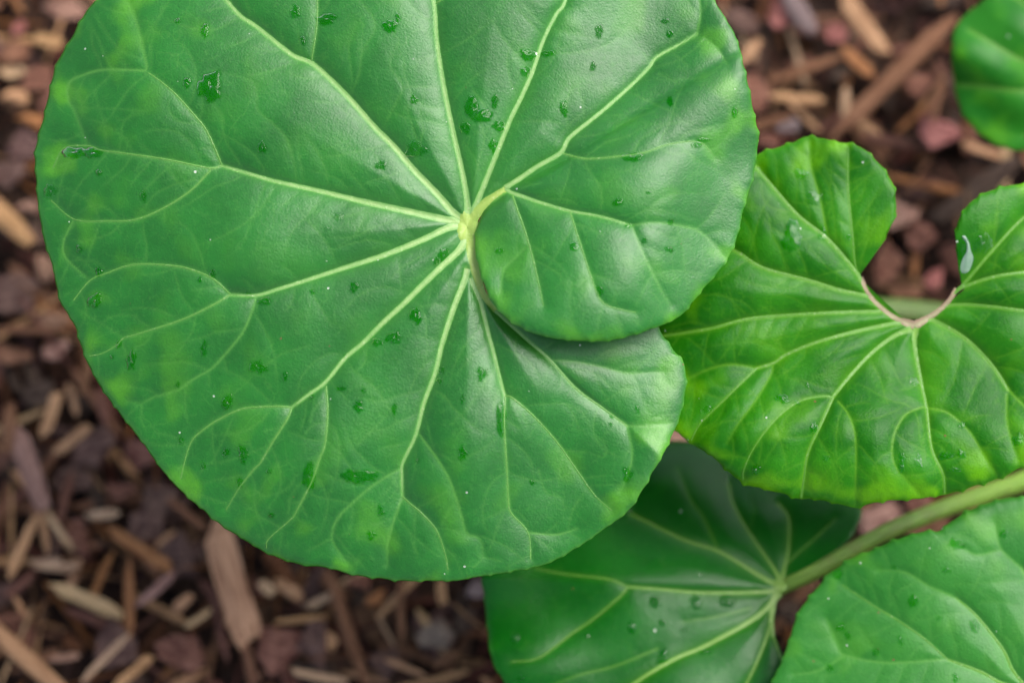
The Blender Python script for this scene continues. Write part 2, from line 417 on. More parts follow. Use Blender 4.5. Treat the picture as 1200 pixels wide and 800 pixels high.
def near(m, x, y): return int(np.argmin((m[:, 0] - x) ** 2 + (m[:, 1] - y) ** 2))
def A_big(u, v, sheet):
    r = np.hypot(u - 548, v - 262)
    h = 4.5e-3 * (1 - np.exp(-r / 70)) - 13e-3 * (r / 420) ** 3 + waves(u, v, 3, 260) * 1.5e-3 * smooth(60, 300, r)
    if sheet == 'U':
        q = np.maximum((u - 590) * .531 + (v - 224) * .847, 0)
        h = h + 11e-3 * (1 - np.exp(-np.maximum(q - 8 * smooth(60, 140, np.hypot(u - 548, v - 262)), 0) / 85)) * smooth(-30, 130, np.hypot(u - 556, v - 290)) + 1.0e-3 * smooth(2, 14, q) 
        h = h - 10e-3 * smooth(110, 270, np.hypot(u - 650, v - 240)) * smooth(10, 130, q)
    if sheet == 'L':
        q = np.maximum((u - 568) * .66 - (v - 352) * .75, 0)
        h = h - 9e-3 * (1 - np.exp(-q / 80)) * smooth(0, 50, (u - 568) * .75 + (v - 352) * .66)
    return h
AV = []
def av(o, w0, w1, *pts, sh=None): AV.append((o, sh, w0, w1, list(pts)))
# left
av(1, 12, 4.5, (548,262),(525,258),(475,247),(425,236),(375,224),(325,213),(300,206),(260,194), sh='M')
av(2, 4, 2.6, (260,194),(250,170),(240,150),(225,132),(207,112),(190,97),(171,83), sh='M')
av(2, 2.6, 1.6, (171,83),(172,78),(166,50),(160,27),(152,7),(140,-15), sh='M')
av(2, 2.4, 1.8, (171,83),(145,82),(120,82),(98,88),(81,97),(80,117),(87,130),(102,170), sh='M')
av(3, 1.8, 1.2, (120,82),(117,72),(108,52),(107,30), sh='M')
av(2, 4, 2, (260,194),(245,197),(195,187),(140,179),(118,176),(102,171),(75,174),(62,197), sh='M')
av(2, 3, 2, (247,199),(225,222),(195,242),(160,257),(125,259),(87,257),(60,235), sh='M')
av(2, 2, 1.4, (87,257),(75,282),(77,302),(105,328), sh='M')
av(3, 2.6, 1.5, (347,215),(346,199),(337,165),(320,145),(302,129),(301,112),(297,96),(272,88),(250,82), sh='M')
av(3, 2.6, 1.3, (325,216),(300,250),(282,265),(250,282),(232,287), sh='M')
av(3, 1.8, 1, (435,243),(424,260),(414,277),(385,278), sh='M')
av(3, 1.3, 1, (140,179),(143,150),(150,138),(165,132), sh='M')
# left, lower
av(1, 11, 4, (548,262),(525,267),(495,281),(450,299),(400,315),(357,329),(325,339),(300,346),(270,345), sh='M')
av(2, 3.6, 2, (270,345),(250,327),(225,316),(200,311),(157,310),(125,320),(105,329),(86,352), sh='M')
av(2, 3.4, 1.8, (270,345),(250,357),(212,375),(162,391),(145,396),(137,404),(120,414),(105,417), sh='M')
av(3, 1.8, 1.2, (145,396),(120,380),(90,362), sh='M')
av(2, 2.6, 1.6, (300,348),(297,360),(287,385),(275,402),(250,430),(230,442),(207,457),(180,465),(167,472),(150,470), sh='M')
av(3, 1.3, 1, (167,472),(165,490),(172,505), sh='M')
av(3, 1.6, .9, (350,330),(340,318),(332,312), sh='M')
# down left
av(1, 11, 4.5, (548,275),(540,291),(520,310),(497,332),(475,354),(450,377),(425,402),(405,419),(382,447),(362,462),(342,477), sh='M')
av(2, 3.6, 2, (342,477),(325,476),(300,477),(280,480),(250,495),(230,510),(222,522),(216,542),(212,560), sh='M')
av(2, 3.6, 2, (342,477),(337,490),(320,517),(305,542),(297,550),(280,572),(265,597), sh='M')
av(2, 3.2, 2, (382,452),(384,482),(381,520),(375,536),(367,560),(360,575),(347,599),(342,607),(315,631),(312,642), sh='M')
av(3, 1.5, 1, (300,575),(312,581),(340,570),(346,555), sh='M')
av(3, 1.6, 1, (312,427),(332,414),(362,405), sh='M')
av(3, 1.4, 1, (222,522),(200,510),(185,508), sh='M')
av(3, 1.5, 1, (500,296),(490,302),(470,314),(458,326), sh='M')
# down
av(1, 10, 4, (548,315),(544,330),(532,360),(520,397),(517,407),(510,437),(497,472),(487,510),(472,542),(471,555),(472,582), sh='ML')
av(2, 3.4, 2, (472,582),(481,590),(495,602),(512,622),(522,650),(525,667), sh='M')
av(2, 2.4, 1.6, (472,582),(465,600),(455,632),(454,662), sh='M')
av(2, 2.0, 1.5, (472,548),(460,554),(435,570),(412,590),(396,607),(389,630),(400,650),(410,661), sh='M')
av(3, 1.6, 1, (389,630),(360,646), sh='M')
av(2, 2.2, 1.6, (491,508),(512,537),(526,560),(535,585),(540,602),(547,625),(562,631),(567,652), sh='M')
av(3, 1.5, 1, (567,652),(587,657), sh='M'); av(3, 1.5, 1, (567,652),(555,664), sh='M')
av(3, 1.6, 1, (453,487),(432,507),(418,520),(415,505), sh='M')
av(3, 1.3, 1, (540,538),(562,528),(580,515), sh='M')
av(3, 1.2, .8, (485,632),(488,650),(480,625), sh='M')
# down right
av(1, 8, 4, (551,326),(562,350),(566,364),(574,397),(577,407),(587,447),(592,464), sh='ML')
av(2, 3.2, 2, (592,464),(591,500),(594,550),(596,590),(600,602),(619,624),(622,655), sh='ML')
av(2, 2, 1.4, (619,624),(652,626),(677,619), sh='ML')
av(3, 1.6, 1, (596,590),(586,610),(575,640),(567,652), sh='M')
av(2, 3.4, 2, (592,464),(600,466),(625,487),(652,517),(677,552),(697,580),(717,598), sh='ML')
av(3, 1.5, 1.1, (650,472),(665,475),(675,492),(680,505), sh='ML')
av(3, 1.6, 1.1, (631,550),(640,577),(656,582),(662,597), sh='ML')
av(3, 1.3, 1, (697,510),(709,520),(708,535),(690,530), sh='ML')
# lower lobe's own vein, with the bare foot
av(1, 22, 7, (547,262),(552,290),(557,318),(563,338),(570,351),(581,364), sh='ML')
av(1, 5, 2.6, (580,364),(600,382),(620,400),(645,422),(675,455),(705,477),(735,499), sh='ML')
av(2, 2.4, 1.6, (645,422),(675,424),(707,430),(736,437),(777,436), sh='ML')
av(2, 2.4, 1.5, (735,499),(760,499),(787,496), sh='ML')
av(2, 2, 1.4, (735,499),(741,530),(737,552),(728,575), sh='ML')
# up left
av(1, 11, 4.5, (548,262),(532,250),(512,227),(485,199),(462,172),(440,150),(410,116),(385,91),(365,74),(345,66),(325,51),(300,31),(282,19),(265,0),(240,-30),(215,-60), sh='MU')
av(2, 3.2, 2.2, (365,73),(366,65),(371,32),(372,0),(372,-40), sh='MU')
av(3, 2.4, 1.6, (410,113),(421,87),(425,60),(440,30),(422,0),(410,-20), sh='MU')
av(3, 1.8, 1.2, (448,151),(462,125),(472,101),(457,77),(466,51), sh='MU'); av(3, 1.4, 1, (472,101),(515,103), sh='MU')
av(3, 2, 1.2, (282,19),(252,35),(220,32),(192,21), sh='MU')
# up
av(1, 9, 5, (549,258),(547,232),(541,198),(530,150),(520,100),(512,47),(509,5),(500,-30),(490,-70), sh='MU')
av(2, 3, 2, (509,5),(520,-4),(540,-40),(550,-80), sh='MU')
av(3, 1.4, .9, (520,62),(545,48),(580,22), sh='MU'); av(3, 1.3, .9, (489,165),(478,130),(482,118), sh='MU')
av(1, 9, 4, (550,258),(560,235),(573,203),(597,143),(612,112),(625,82),(637,47),(652,17),(661,5),(668,-25),(672,-60), sh='MU')
av(3, 2, 1.2, (638,45),(630,36),(605,8), sh='MU')
av(3, 1.8, 1.1, (637,62),(670,62),(700,57),(727,42),(750,10), sh='MU')
av(3, 1.5, 1, (555,107),(565,120),(570,130), sh='MU')
# up right: bare foot, then forks
av(1, 20, 10, (546,266),(556,250),(567,239),(580,230),(593,222), sh='MU')
av(1, 8, 3.5, (592,220),(608,210),(630,195),(657,179),(667,162),(690,143),(712,125),(740,100),(760,80),(770,67),(795,53),(817,40), sh='MU')
av(2, 2.4, 1.5, (817,40),(821,15),(818,-10), sh='MU'); av(2, 2, 1.4, (817,40),(838,55),(852,75), sh='U')
av(2, 3.2, 2, (657,179),(675,184),(695,186),(750,180),(785,169),(820,167),(838,185), sh='U')
av(3, 1.8, 1.1, (667,160),(664,135),(666,112),(675,100),(695,88), sh='MU')
av(3, 1.5, 1, (760,80),(775,88),(800,100), sh='U'); av(3, 1.5, 1, (720,150),(745,138),(765,132), sh='U')
av(1, 6, 2.6, (592,221),(600,226),(615,231),(632,237),(667,247),(705,254),(740,264), sh='U')
av(2, 2.4, 1.5, (740,264),(772,261),(815,269),(837,287),(848,300), sh='U')
av(2, 3.2, 2, (600,227),(606,245),(615,270),(625,305),(633,340),(637,358), sh='U')
av(2, 3, 1.8, (668,248),(682,292),(697,337),(707,355),(725,362),(745,366), sh='U')
av(2, 2, 1.5, (741,266),(755,300),(775,340),(786,358), sh='U')
av(2, 1.8, 1.4, (587,344),(590,318),(606,300),(617,290), sh='U')
av(3, 1.4, 1, (670,330),(668,355),(672,385), sh='U'); av(3, 1.4, 1, (707,355),(702,375),(698,392), sh='U')
av(3, 1.4, 1, (745,366),(748,380), sh='U'); av(3, 1.4, 1, (815,269),(835,250),(850,225), sh='U')

AD = [D(246,102,13,14,1,.2, label='large ragged water drop near the upper left rim of the big leaf'),D(219,97,4,5),D(240,36,4,7),D(208,25,2.5,3),D(88,179,13,6, label='wide water drop along the rim end of the left vein'),D(109,179,10,5),D(116,202,3,3),D(59,224,7,6,.6),D(168,230,3,5),D(93,292,3,4,.8),D(116,319,3.5,4.5),D(111,352,7,7),D(249,321,3,4),D(234,327,2.5,3),D(291,345,6,2.6,.7),
 D(346,14,4.5,7),D(382,23,10,5.5),D(355,48,3,4),D(457,31,7,7, label='squarish water drop beside the vein that runs straight up'),D(466,21,2.5,4),D(362,70,3,2.6),D(485,117,4,4.5),D(487,175,9,9,.75,.22),D(446,194,7,4),D(307,173,4.5,5.5),
 D(553,126,8,11,1,.12,label='long water drop in the upper panel between two veins'),D(566,136,10,7,1,.16),D(580,119,3.5,7),D(545,150,4.5,7),D(585,148,6,6),D(580,172,6,7),D(620,65,10,5),D(641,63,9,2.6),D(616,84,5,5),D(702,37,4,8,1,.2),D(695,78,3.5,5),D(785,40,4,3.5),D(779,25,4,2.6),D(661,127,4.5,8,1,.22),D(785,119,3,5),D(741,184,11,4.5,1,.12,'U'),D(824,164,6,2,1,.1,'U'),D(816,170,5.5,3.4,1,.12,'U'),D(861,132,3,5,1,.12,'U'),
 D(415,336,4.5,5),D(520,299,7,6),D(512,306,3,4),D(487,370,6,8),D(461,395,7.5,5.5),D(442,401,5,4.2),D(310,353,7,3.5),D(397,254,5,4.5,.5),D(366,342,2.5,2),D(383,268,3,3,.4),
 D(724,237,6,3.6,1,.14,'U'),D(673,289,5,4.4,.9,.1,'U'),D(786,260,3,3,1,.1,'U'),D(755,282,2.6,2.6,1,.1,'U'),D(784,292,4,2.6,1,.2,'U'),D(702,341,4,5.5,.9,.1,'U'),D(737,264,4,2,1,.1,'U'),D(585,294,4.5,3,.9,.1,'U'),D(760,226,2.6,2,.8,.1,'U'),
 D(139,403,3,3.5),D(154,422,5,9,1,.24),D(239,408,3,8,1,.24),D(302,430,8.5,6.5,1,.22),D(208,451,2.5,3),D(266,471,6,7),D(212,516,3,3),D(265,530,4,4),D(285,532,5,8,1,.26),D(238,545,2.5,4),D(281,565,3,6,.8),D(131,418,2,2),
 D(334,440,3.2,4),D(399,455,5,2.6),D(426,457,3,2),D(420,476,5,6,1,.22),D(462,479,2.4,6),D(565,438,6.5,5.5,1,.35),D(515,446,3,2.4),D(516,433,4,4,.7),D(542,468,1.8,4),D(587,490,4.5,20,1,.12,label='long narrow water drop lying along the lower right vein'),D(542,531,4.5,7,1,.2),D(489,539,2,2),D(362,558,7,13,1,.14,label='tall ragged water drop on a thin vein of the lower left panel'),D(421,558,17,7.5,1,.22,label='widest ragged water drop in the lower left panel of the big leaf'),D(445,597,2.5,5),D(315,552,3,2),D(463,400,5,2),D(365,464,3,2.2),D(405,418,2,2),
 D(435,627,4.5,4.5),D(447,601,4,2.2),D(318,603,3,2.4),D(717,488,2.4,2.4),D(716,497,2.2,2),D(735,556,4,9,.9,.25),D(624,565,3,2.2),D(747,479,2.5,4,.7)]
LA = Leaf(.900, (548, 262), (.02, -.14, 1), A_margin, A_hubs, A_big, {'U': 'U', 'M': 'M', 'L': 'M'}, AV, AD, dome=(3.1, 1.1, .3), teeth=(24, 1.7), grow=30)
# drops that lie on the lobe belong to that sheet only, all others to the main sheet
def A_sheet(i, m):
    jU = near(m, 852, 24); jL = near(m, 705, 622)
    return np.where(i <= jU, 0, np.where(i >= jL, 2, 1))

# ---- B: vivid leaf with the open heart-shaped notch
B_margin = [(1011,317),(1020,300),(1036,280),(1047,257),(1051,240),(1047,215),(1032,191),(1014,175),(1001,169),(984,166),(947,160),(925,167),(887,180),(850,203),(815,243),(790,290),(775,340),(770,390),(774,440),(782,478),(792,503),(809,520),(834,536),(850,550),(871,567),(892,572),(920,580),(939,586),(952,585),(984,592),(1002,595),(1026,589),(1055,586),(1080,585),(1110,580),(1140,571),(1169,561),(1196,549),(1232,530),(1275,490),(1300,440),(1305,380),(1295,320),(1270,265),(1240,230),(1215,218),(1200,215),(1170,219),(1142,232),(1126,250),(1121,270),(1122,300),(1123,318)]
def B_hubs(i, m):
    j1 = near(m, 790, 290); j2 = near(m, 847, 547); j3 = near(m, 1106, 581); j4 = near(m, 1300, 440)
    a, c, b = np.array([1007., 323.]), np.array([1072., 381.]), np.array([1128., 338.])
    k = smooth(j1, j2, i)[:, None]; q = smooth(j3, j4, i)[:, None]
    return a * (1 - k) + c * (k - q) + b * q
def B_big(u, v, sheet):
    r = np.hypot(u - 1072, v - 382)
    h = -6e-3 * np.exp(-(r / 90) ** 2) - 9e-3 * (r / 300) ** 3 + waves(u, v, 8, 190) * 1.6e-3 * smooth(40, 220, r)
    h = h + 6e-3 * smooth(430, 520, v) * smooth(620, 540, v)
    return h
BV = []
def bv(o, w0, w1, *pts): BV.append((o, None, w0, w1, list(pts)))
bv(1, 7.6, 6, (1072,382),(1050,373),(1030,358),(1017,343),(1009,325))
bv(1, 7.6, 6, (1072,382),(1095,368),(1111,354),(1121,338))
bv(2, 3, 2, (1008,325),(1002,310),(999,275),(994,220),(994,172))
bv(3, 2, 1.3, (1000,270),(1032,220)); bv(3, 1.8, 1.2, (1007,318),(1011,300),(1020,275),(1040,245)); bv(3, 1.6, 1.1, (996,227),(1012,212),(1027,196))
bv(1, 5, 3, (1009,328),(1002,317),(970,280),(935,252),(900,212),(888,196))
bv(2, 2.6, 1.7, (970,280),(962,237),(955,212),(950,192),(949,165)); bv(3, 1.6, 1.1, (972,228),(974,205),(973,190))
bv(1, 5, 3, (1020,347),(985,340),(950,329),(895,314),(867,297),(845,285))
bv(3, 2, 1.3, (922,318),(914,292),(905,275),(900,252),(884,242))
bv(1, 5, 2.8, (1032,365),(1022,365),(962,367),(881,373),(832,385),(775,394))
bv(3, 1.6, 1, (878,372),(860,355),(848,345))
bv(1, 6, 3.4, (1056,378),(1042,380),(1000,389),(957,401),(922,415),(907,425),(887,431))
bv(2, 2.6, 1.6, (887,431),(857,427),(832,432),(805,444)); bv(2, 3, 2, (887,431),(850,467),(820,497),(810,516))
bv(2, 2, 1.4, (906,427),(903,440),(885,470),(865,497),(852,519)); bv(3, 1.8, 1.2, (922,413),(890,401),(855,402),(830,406))
bv(1, 6, 4, (1068,385),(1047,394),(1020,415),(992,445),(976,466))
bv(2, 3, 2, (976,466),(965,464),(937,470),(910,490),(885,522),(872,549),(871,562)); bv(1, 3.4, 2.2, (976,466),(962,497),(947,530),(942,560),(939,583))
bv(2, 1.8, 1.4, (982,470),(992,482),(1000,500),(1003,525),(1002,590)); bv(3, 1.6, 1.1, (944,540),(928,547),(914,555)); bv(3, 1.5, 1, (945,552),(960,558),(960,570),(950,580))
bv(1, 6, 3.4, (1073,384),(1072,405),(1080,450),(1086,477)); bv(1, 3.2, 2, (1086,477),(1092,525),(1105,555),(1107,577))
bv(2, 2, 1.5, (1086,477),(1078,478),(1060,487),(1047,512),(1047,540),(1060,560),(1078,580)); bv(2, 2, 1.4, (1088,478),(1112,484),(1137,507),(1155,537),(1168,556))
bv(1, 6, 3, (1088,374),(1100,378),(1132,397),(1162,427),(1182,457)); bv(2, 2.8, 1.8, (1182,457),(1200,475),(1230,500),(1250,505)); bv(2, 2, 1.4, (1180,462),(1180,490),(1185,515),(1194,540))
bv(3, 1.6, 1.1, (1165,430),(1185,432),(1210,440))
bv(1, 4, 2.6, (1104,360),(1120,357),(1150,358),(1200,364),(1255,372),(1290,380)); bv(1, 5, 2.8, (1118,344),(1127,337),(1162,325),(1200,319),(1265,312))
bv(1, 4, 2.4, (1121,340),(1132,330),(1162,295),(1200,255),(1235,236)); bv(3, 1.7, 1.2, (1178,321),(1190,305),(1210,290)); bv(3, 1.6, 1.1, (1164,293),(1166,260),(1172,225))
BD = [D(928,277,10,15,1,.2,label='large ragged water drop on the upper lobe of the vivid notched leaf'),D(939,204,7,5,.8),D(954,232,8,7,.5),D(964,274,5,6,.8),D(917,467,7,4.5),D(934,472,2.6,2),D(954,501,3.6,6),D(830,479,5,4,.5),D(886,550,4,5),D(1127,498,4,3),D(1057,538,3,7,1,.3),D(1056,549,3,4),D(1108,534,8,3.5,1,.3),D(1127,532,3.5,5,1,.3),D(1076,540,4,6,.6,.3),D(1118,550,5,3,.6,.3),D(1071,447,5,4,.5),D(1128,292,4.5,13,.8,.08,label='glistening curved water drop at the notch rim of the vivid leaf'),D(1152,286,9,11,.35),D(968,537,3.5,3,.6),D(995,278,3,2.6,.7),D(946,452,2,3,.8),D(1193,515,5,7,.8,.3)]
LB = Leaf(.928, (1072, 382), (.03, -.12, 1), B_margin, B_hubs, B_big, {'M': 'M'}, BV, BD, dome=(2.1, 1.35, .4), teeth=(25, 3.0), grow=26)

# ---- D: dark leaf underneath, with its stalk in view
D_margin = [(928,669),(944,666),(970,655),(985,643),(998,630),(1008,610),(1008,594),(990,568),(950,540),(900,524),(850,517),(807,516),(785,516),(750,528),(700,553),(650,588),(605,628),(575,660),(563,677),(567,700),(569,725),(576,772),(590,800),(612,832),(660,878),(730,908),(800,915),(870,905),(915,875),(935,835),(930,800),(921,778),(913,762)]
def D_hubs(i, m):
    j1 = near(m, 576, 772); j2 = near(m, 870, 905); k = smooth(j1, j2, i)[:, None]
    return np.array([914., 684.]) * (1 - k) + np.array([907., 742.]) * k
def D_big(u, v, sheet):
    r = np.hypot(u - 914, v - 686)
    up = np.maximum((692 - v) - .04 * (900 - u), 0); up = np.sqrt(up * up + 64) - 8
    dn = smooth(0, 120, (v - 690))
    return -4e-3 * np.exp(-(r / 60) ** 2) - .165e-3 * up + 7e-3 * dn - 8e-3 * (r / 350) ** 3 + waves(u, v, 5, 200) * 1.2e-3 * smooth(30, 180, r)
DV = []
def dv(o, w0, w1, *pts): DV.append((o, None, w0, w1, list(pts)))
dv(1, 7, 3.2, (914,689),(897,693),(825,694),(775,690),(735,687)); dv(2, 3, 2, (735,687),(712,678),(660,672),(625,665)); dv(2, 3.6, 2.4, (735,689),(725,700),(695,725),(670,742),(632,770),(600,775))
dv(1, 9, 5, (912,694),(899,712),(875,730),(825,757),(790,772),(745,799),(690,840)); dv(1, 5, 3, (908,712),(899,745),(885,780),(875,800),(858,840))
dv(1, 11, 7, (915,686),(908,700),(904,722),(906,744)); dv(2, 4, 3, (906,744),(912,762),(922,790),(922,830))
dv(1, 7, 3.4, (914,686),(895,677),(845,647),(812,636),(790,627),(740,602)); dv(2, 2.6, 1.6, (842,645),(825,607),(810,586),(795,550))
dv(1, 5, 2.6, (914,684),(909,669),(880,627),(860,592),(854,567)); dv(1, 6, 3, (915,684),(920,662),(924,642),(924,607),(912,590)); dv(2, 3, 1.6, (919,666),(927,655),(950,635),(980,607))
dv(2, 2, 1.4, (880,712),(840,722),(800,728)); dv(2, 2.4, 1.5, (770,760),(720,780),(680,790),(640,805)); dv(3, 1.6, 1, (881,615),(884,595),(880,580))
DD = [D(767,705,6,6,1,.07),D(815,705,6,7.5,1,.1),D(852,704,9,6.5,1,.1,label='roundest large water drop near the stalk end of the dark leaf'),D(776,729,3.6,3.6,1,.07),D(740,735,4,6,.9,.1),D(777,769,6,7,.9),D(604,747,4,5,.8,.1),D(801,737,4,3,.5),D(610,795,4,3,.6),D(826,763,7,3,.4)]
LD = Leaf(.962, (914, 686), (.05, -.10, 1), D_margin, D_hubs, D_big, {'M': 'M'}, DV, DD, dome=(1.3, .6, .3), teeth=(34, 1.0))

# ---- E: pale leaf at the lower right corner
E_margin = [(1262,880),(1230,935),(1170,962),(1080,958),(980,918),(922,862),(902,815),(905,792),(917,770),(930,730),(939,711),(959,684),(972,670),(1000,651),(1020,645),(1050,631),(1085,621),(1100,620),(1115,609),(1130,600),(1160,588),(1200,581),(1270,582),(1340,612),(1390,680),(1400,760),(1375,830),(1320,870),(1275,872)]
def E_hubs(i, m): return np.tile(np.array([1245., 832.]), (len(i), 1))
def E_big(u, v, sheet):
    r = np.hypot(u - 1245, v - 832)
    return 4e-3 * (1 - np.exp(-r / 80)) - 9e-3 * (r / 350) ** 3 + waves(u, v, 15, 210) * 1.3e-3 * smooth(40, 200, r)
EV = []
def ev(o, w0, w1, *pts): EV.append((o, None, w0, w1, list(pts)))
ev(1, 8, 3, (1245,832),(1210,812),(1172,799),(1150,787),(1110,772)); ev(2, 3, 1.8, (1110,772),(1082,747),(1050,725),(1025,710),(987,685)); ev(2, 2.6, 1.5, (1108,772),(1040,776),(990,767),(982,755),(969,725))
ev(1, 6, 2.6, (1240,825),(1205,805),(1187,785),(1175,760),(1145,722),(1120,700)); ev(2, 2.4, 1.4, (1120,700),(1090,687),(1060,670),(1030,668))
ev(1, 6, 2.6, (1245,825),(1232,760),(1215,700),(1197,665)); ev(2, 2.4, 1.5, (1197,665),(1172,642),(1165,612)); ev(2, 2, 1.4, (1172,644),(1145,650),(1125,640)); ev(3, 1.6, 1, (1150,705),(1175,705),(1200,712))
ev(1, 7, 3, (1240,835),(1180,842),(1100,860),(1000,870)); ev(1, 6, 3, (1240,840),(1200,890),(1150,940)); ev(1, 6, 3, (1252,826),(1300,740),(1330,660)); ev(1, 6, 3, (1255,832),(1320,820),(1370,790))
ev(2, 1.8, 1.2, (990,767),(960,785),(930,790))
ED = [D(1070,704,5.5,6,1,.12),D(1121,637,7,6.5,.9,.2),D(985,735,4.2,4.6),D(993,744,3,4),D(1026,764,3.5,4),D(972,782,3.5,3.5),D(1142,733,6,6,.9,.2),D(1109,668,4,3,.7),D(1055,750,3,5,.6),D(982,672,6,5,.9),D(1120,794,3.4,4),D(1176,625,4,4,.9),D(1047,665,2.6,2.6,.7),D(1100,724,3,2.6,.6)]
LE = Leaf(.930, (1245, 832), (-.06, -.10, 1), E_margin, E_hubs, E_big, {'M': 'M'}, EV, ED, dome=(2.0, 1.0, .35), teeth=(25, 2.8), grow=34)

# ---- F: leaf low down at the upper right corner
F_margin = [(1318,75),(1338,40),(1330,-10),(1290,-52),(1235,-66),(1190,-42),(1152,0),(1135,15),(1120,32),(1115,52),(1116,87),(1120,112),(1132,140),(1155,162),(1182,175),(1205,177),(1260,170),(1300,145),(1316,110),(1305,88)]
def F_hubs(i, m): return np.tile(np.array([1272., 62.]), (len(i), 1))
def F_big(u, v, sheet):
    r = np.hypot(u - 1272, v - 62)
    return -6e-3 * (r / 160) ** 3 + waves(u, v, 25, 120) * 1.5e-3
FV = []
def fv(o, w0, w1, *pts): FV.append((o, None, w0, w1, list(pts)))
fv(1, 6, 3, (1272,62),(1235,75),(1200,72),(1160,50),(1135,35)); fv(1, 6, 3, (1272,62),(1235,100),(1200,107),(1150,102),(1122,100)); fv(1, 5, 2.5, (1272,62),(1235,130),(1200,160)); fv(1, 5, 2.5, (1272,62),(1220,20),(1180,-10)); fv(1, 5, 2.5, (1272,62),(1270,0),(1260,-45)); fv(1, 5, 2.5, (1272,65),(1275,120),(1270,160))
LF = Leaf(1.005, (1272, 62), (-.08, -.10, 1), F_margin, F_hubs, F_big, {'M': 'M'}, FV, [], dome=(1.6, .9, .3), teeth=(24, 1.0))

# ------------------------------------------------------------------ build the plant
plant = bpy.data.objects.new('leafy_plant', None); COL.objects.link(plant); plant.location = CROWN
tag(plant, 'broad-leaved green plant with large round glossy leaves spreading over the mulch', 'plant')

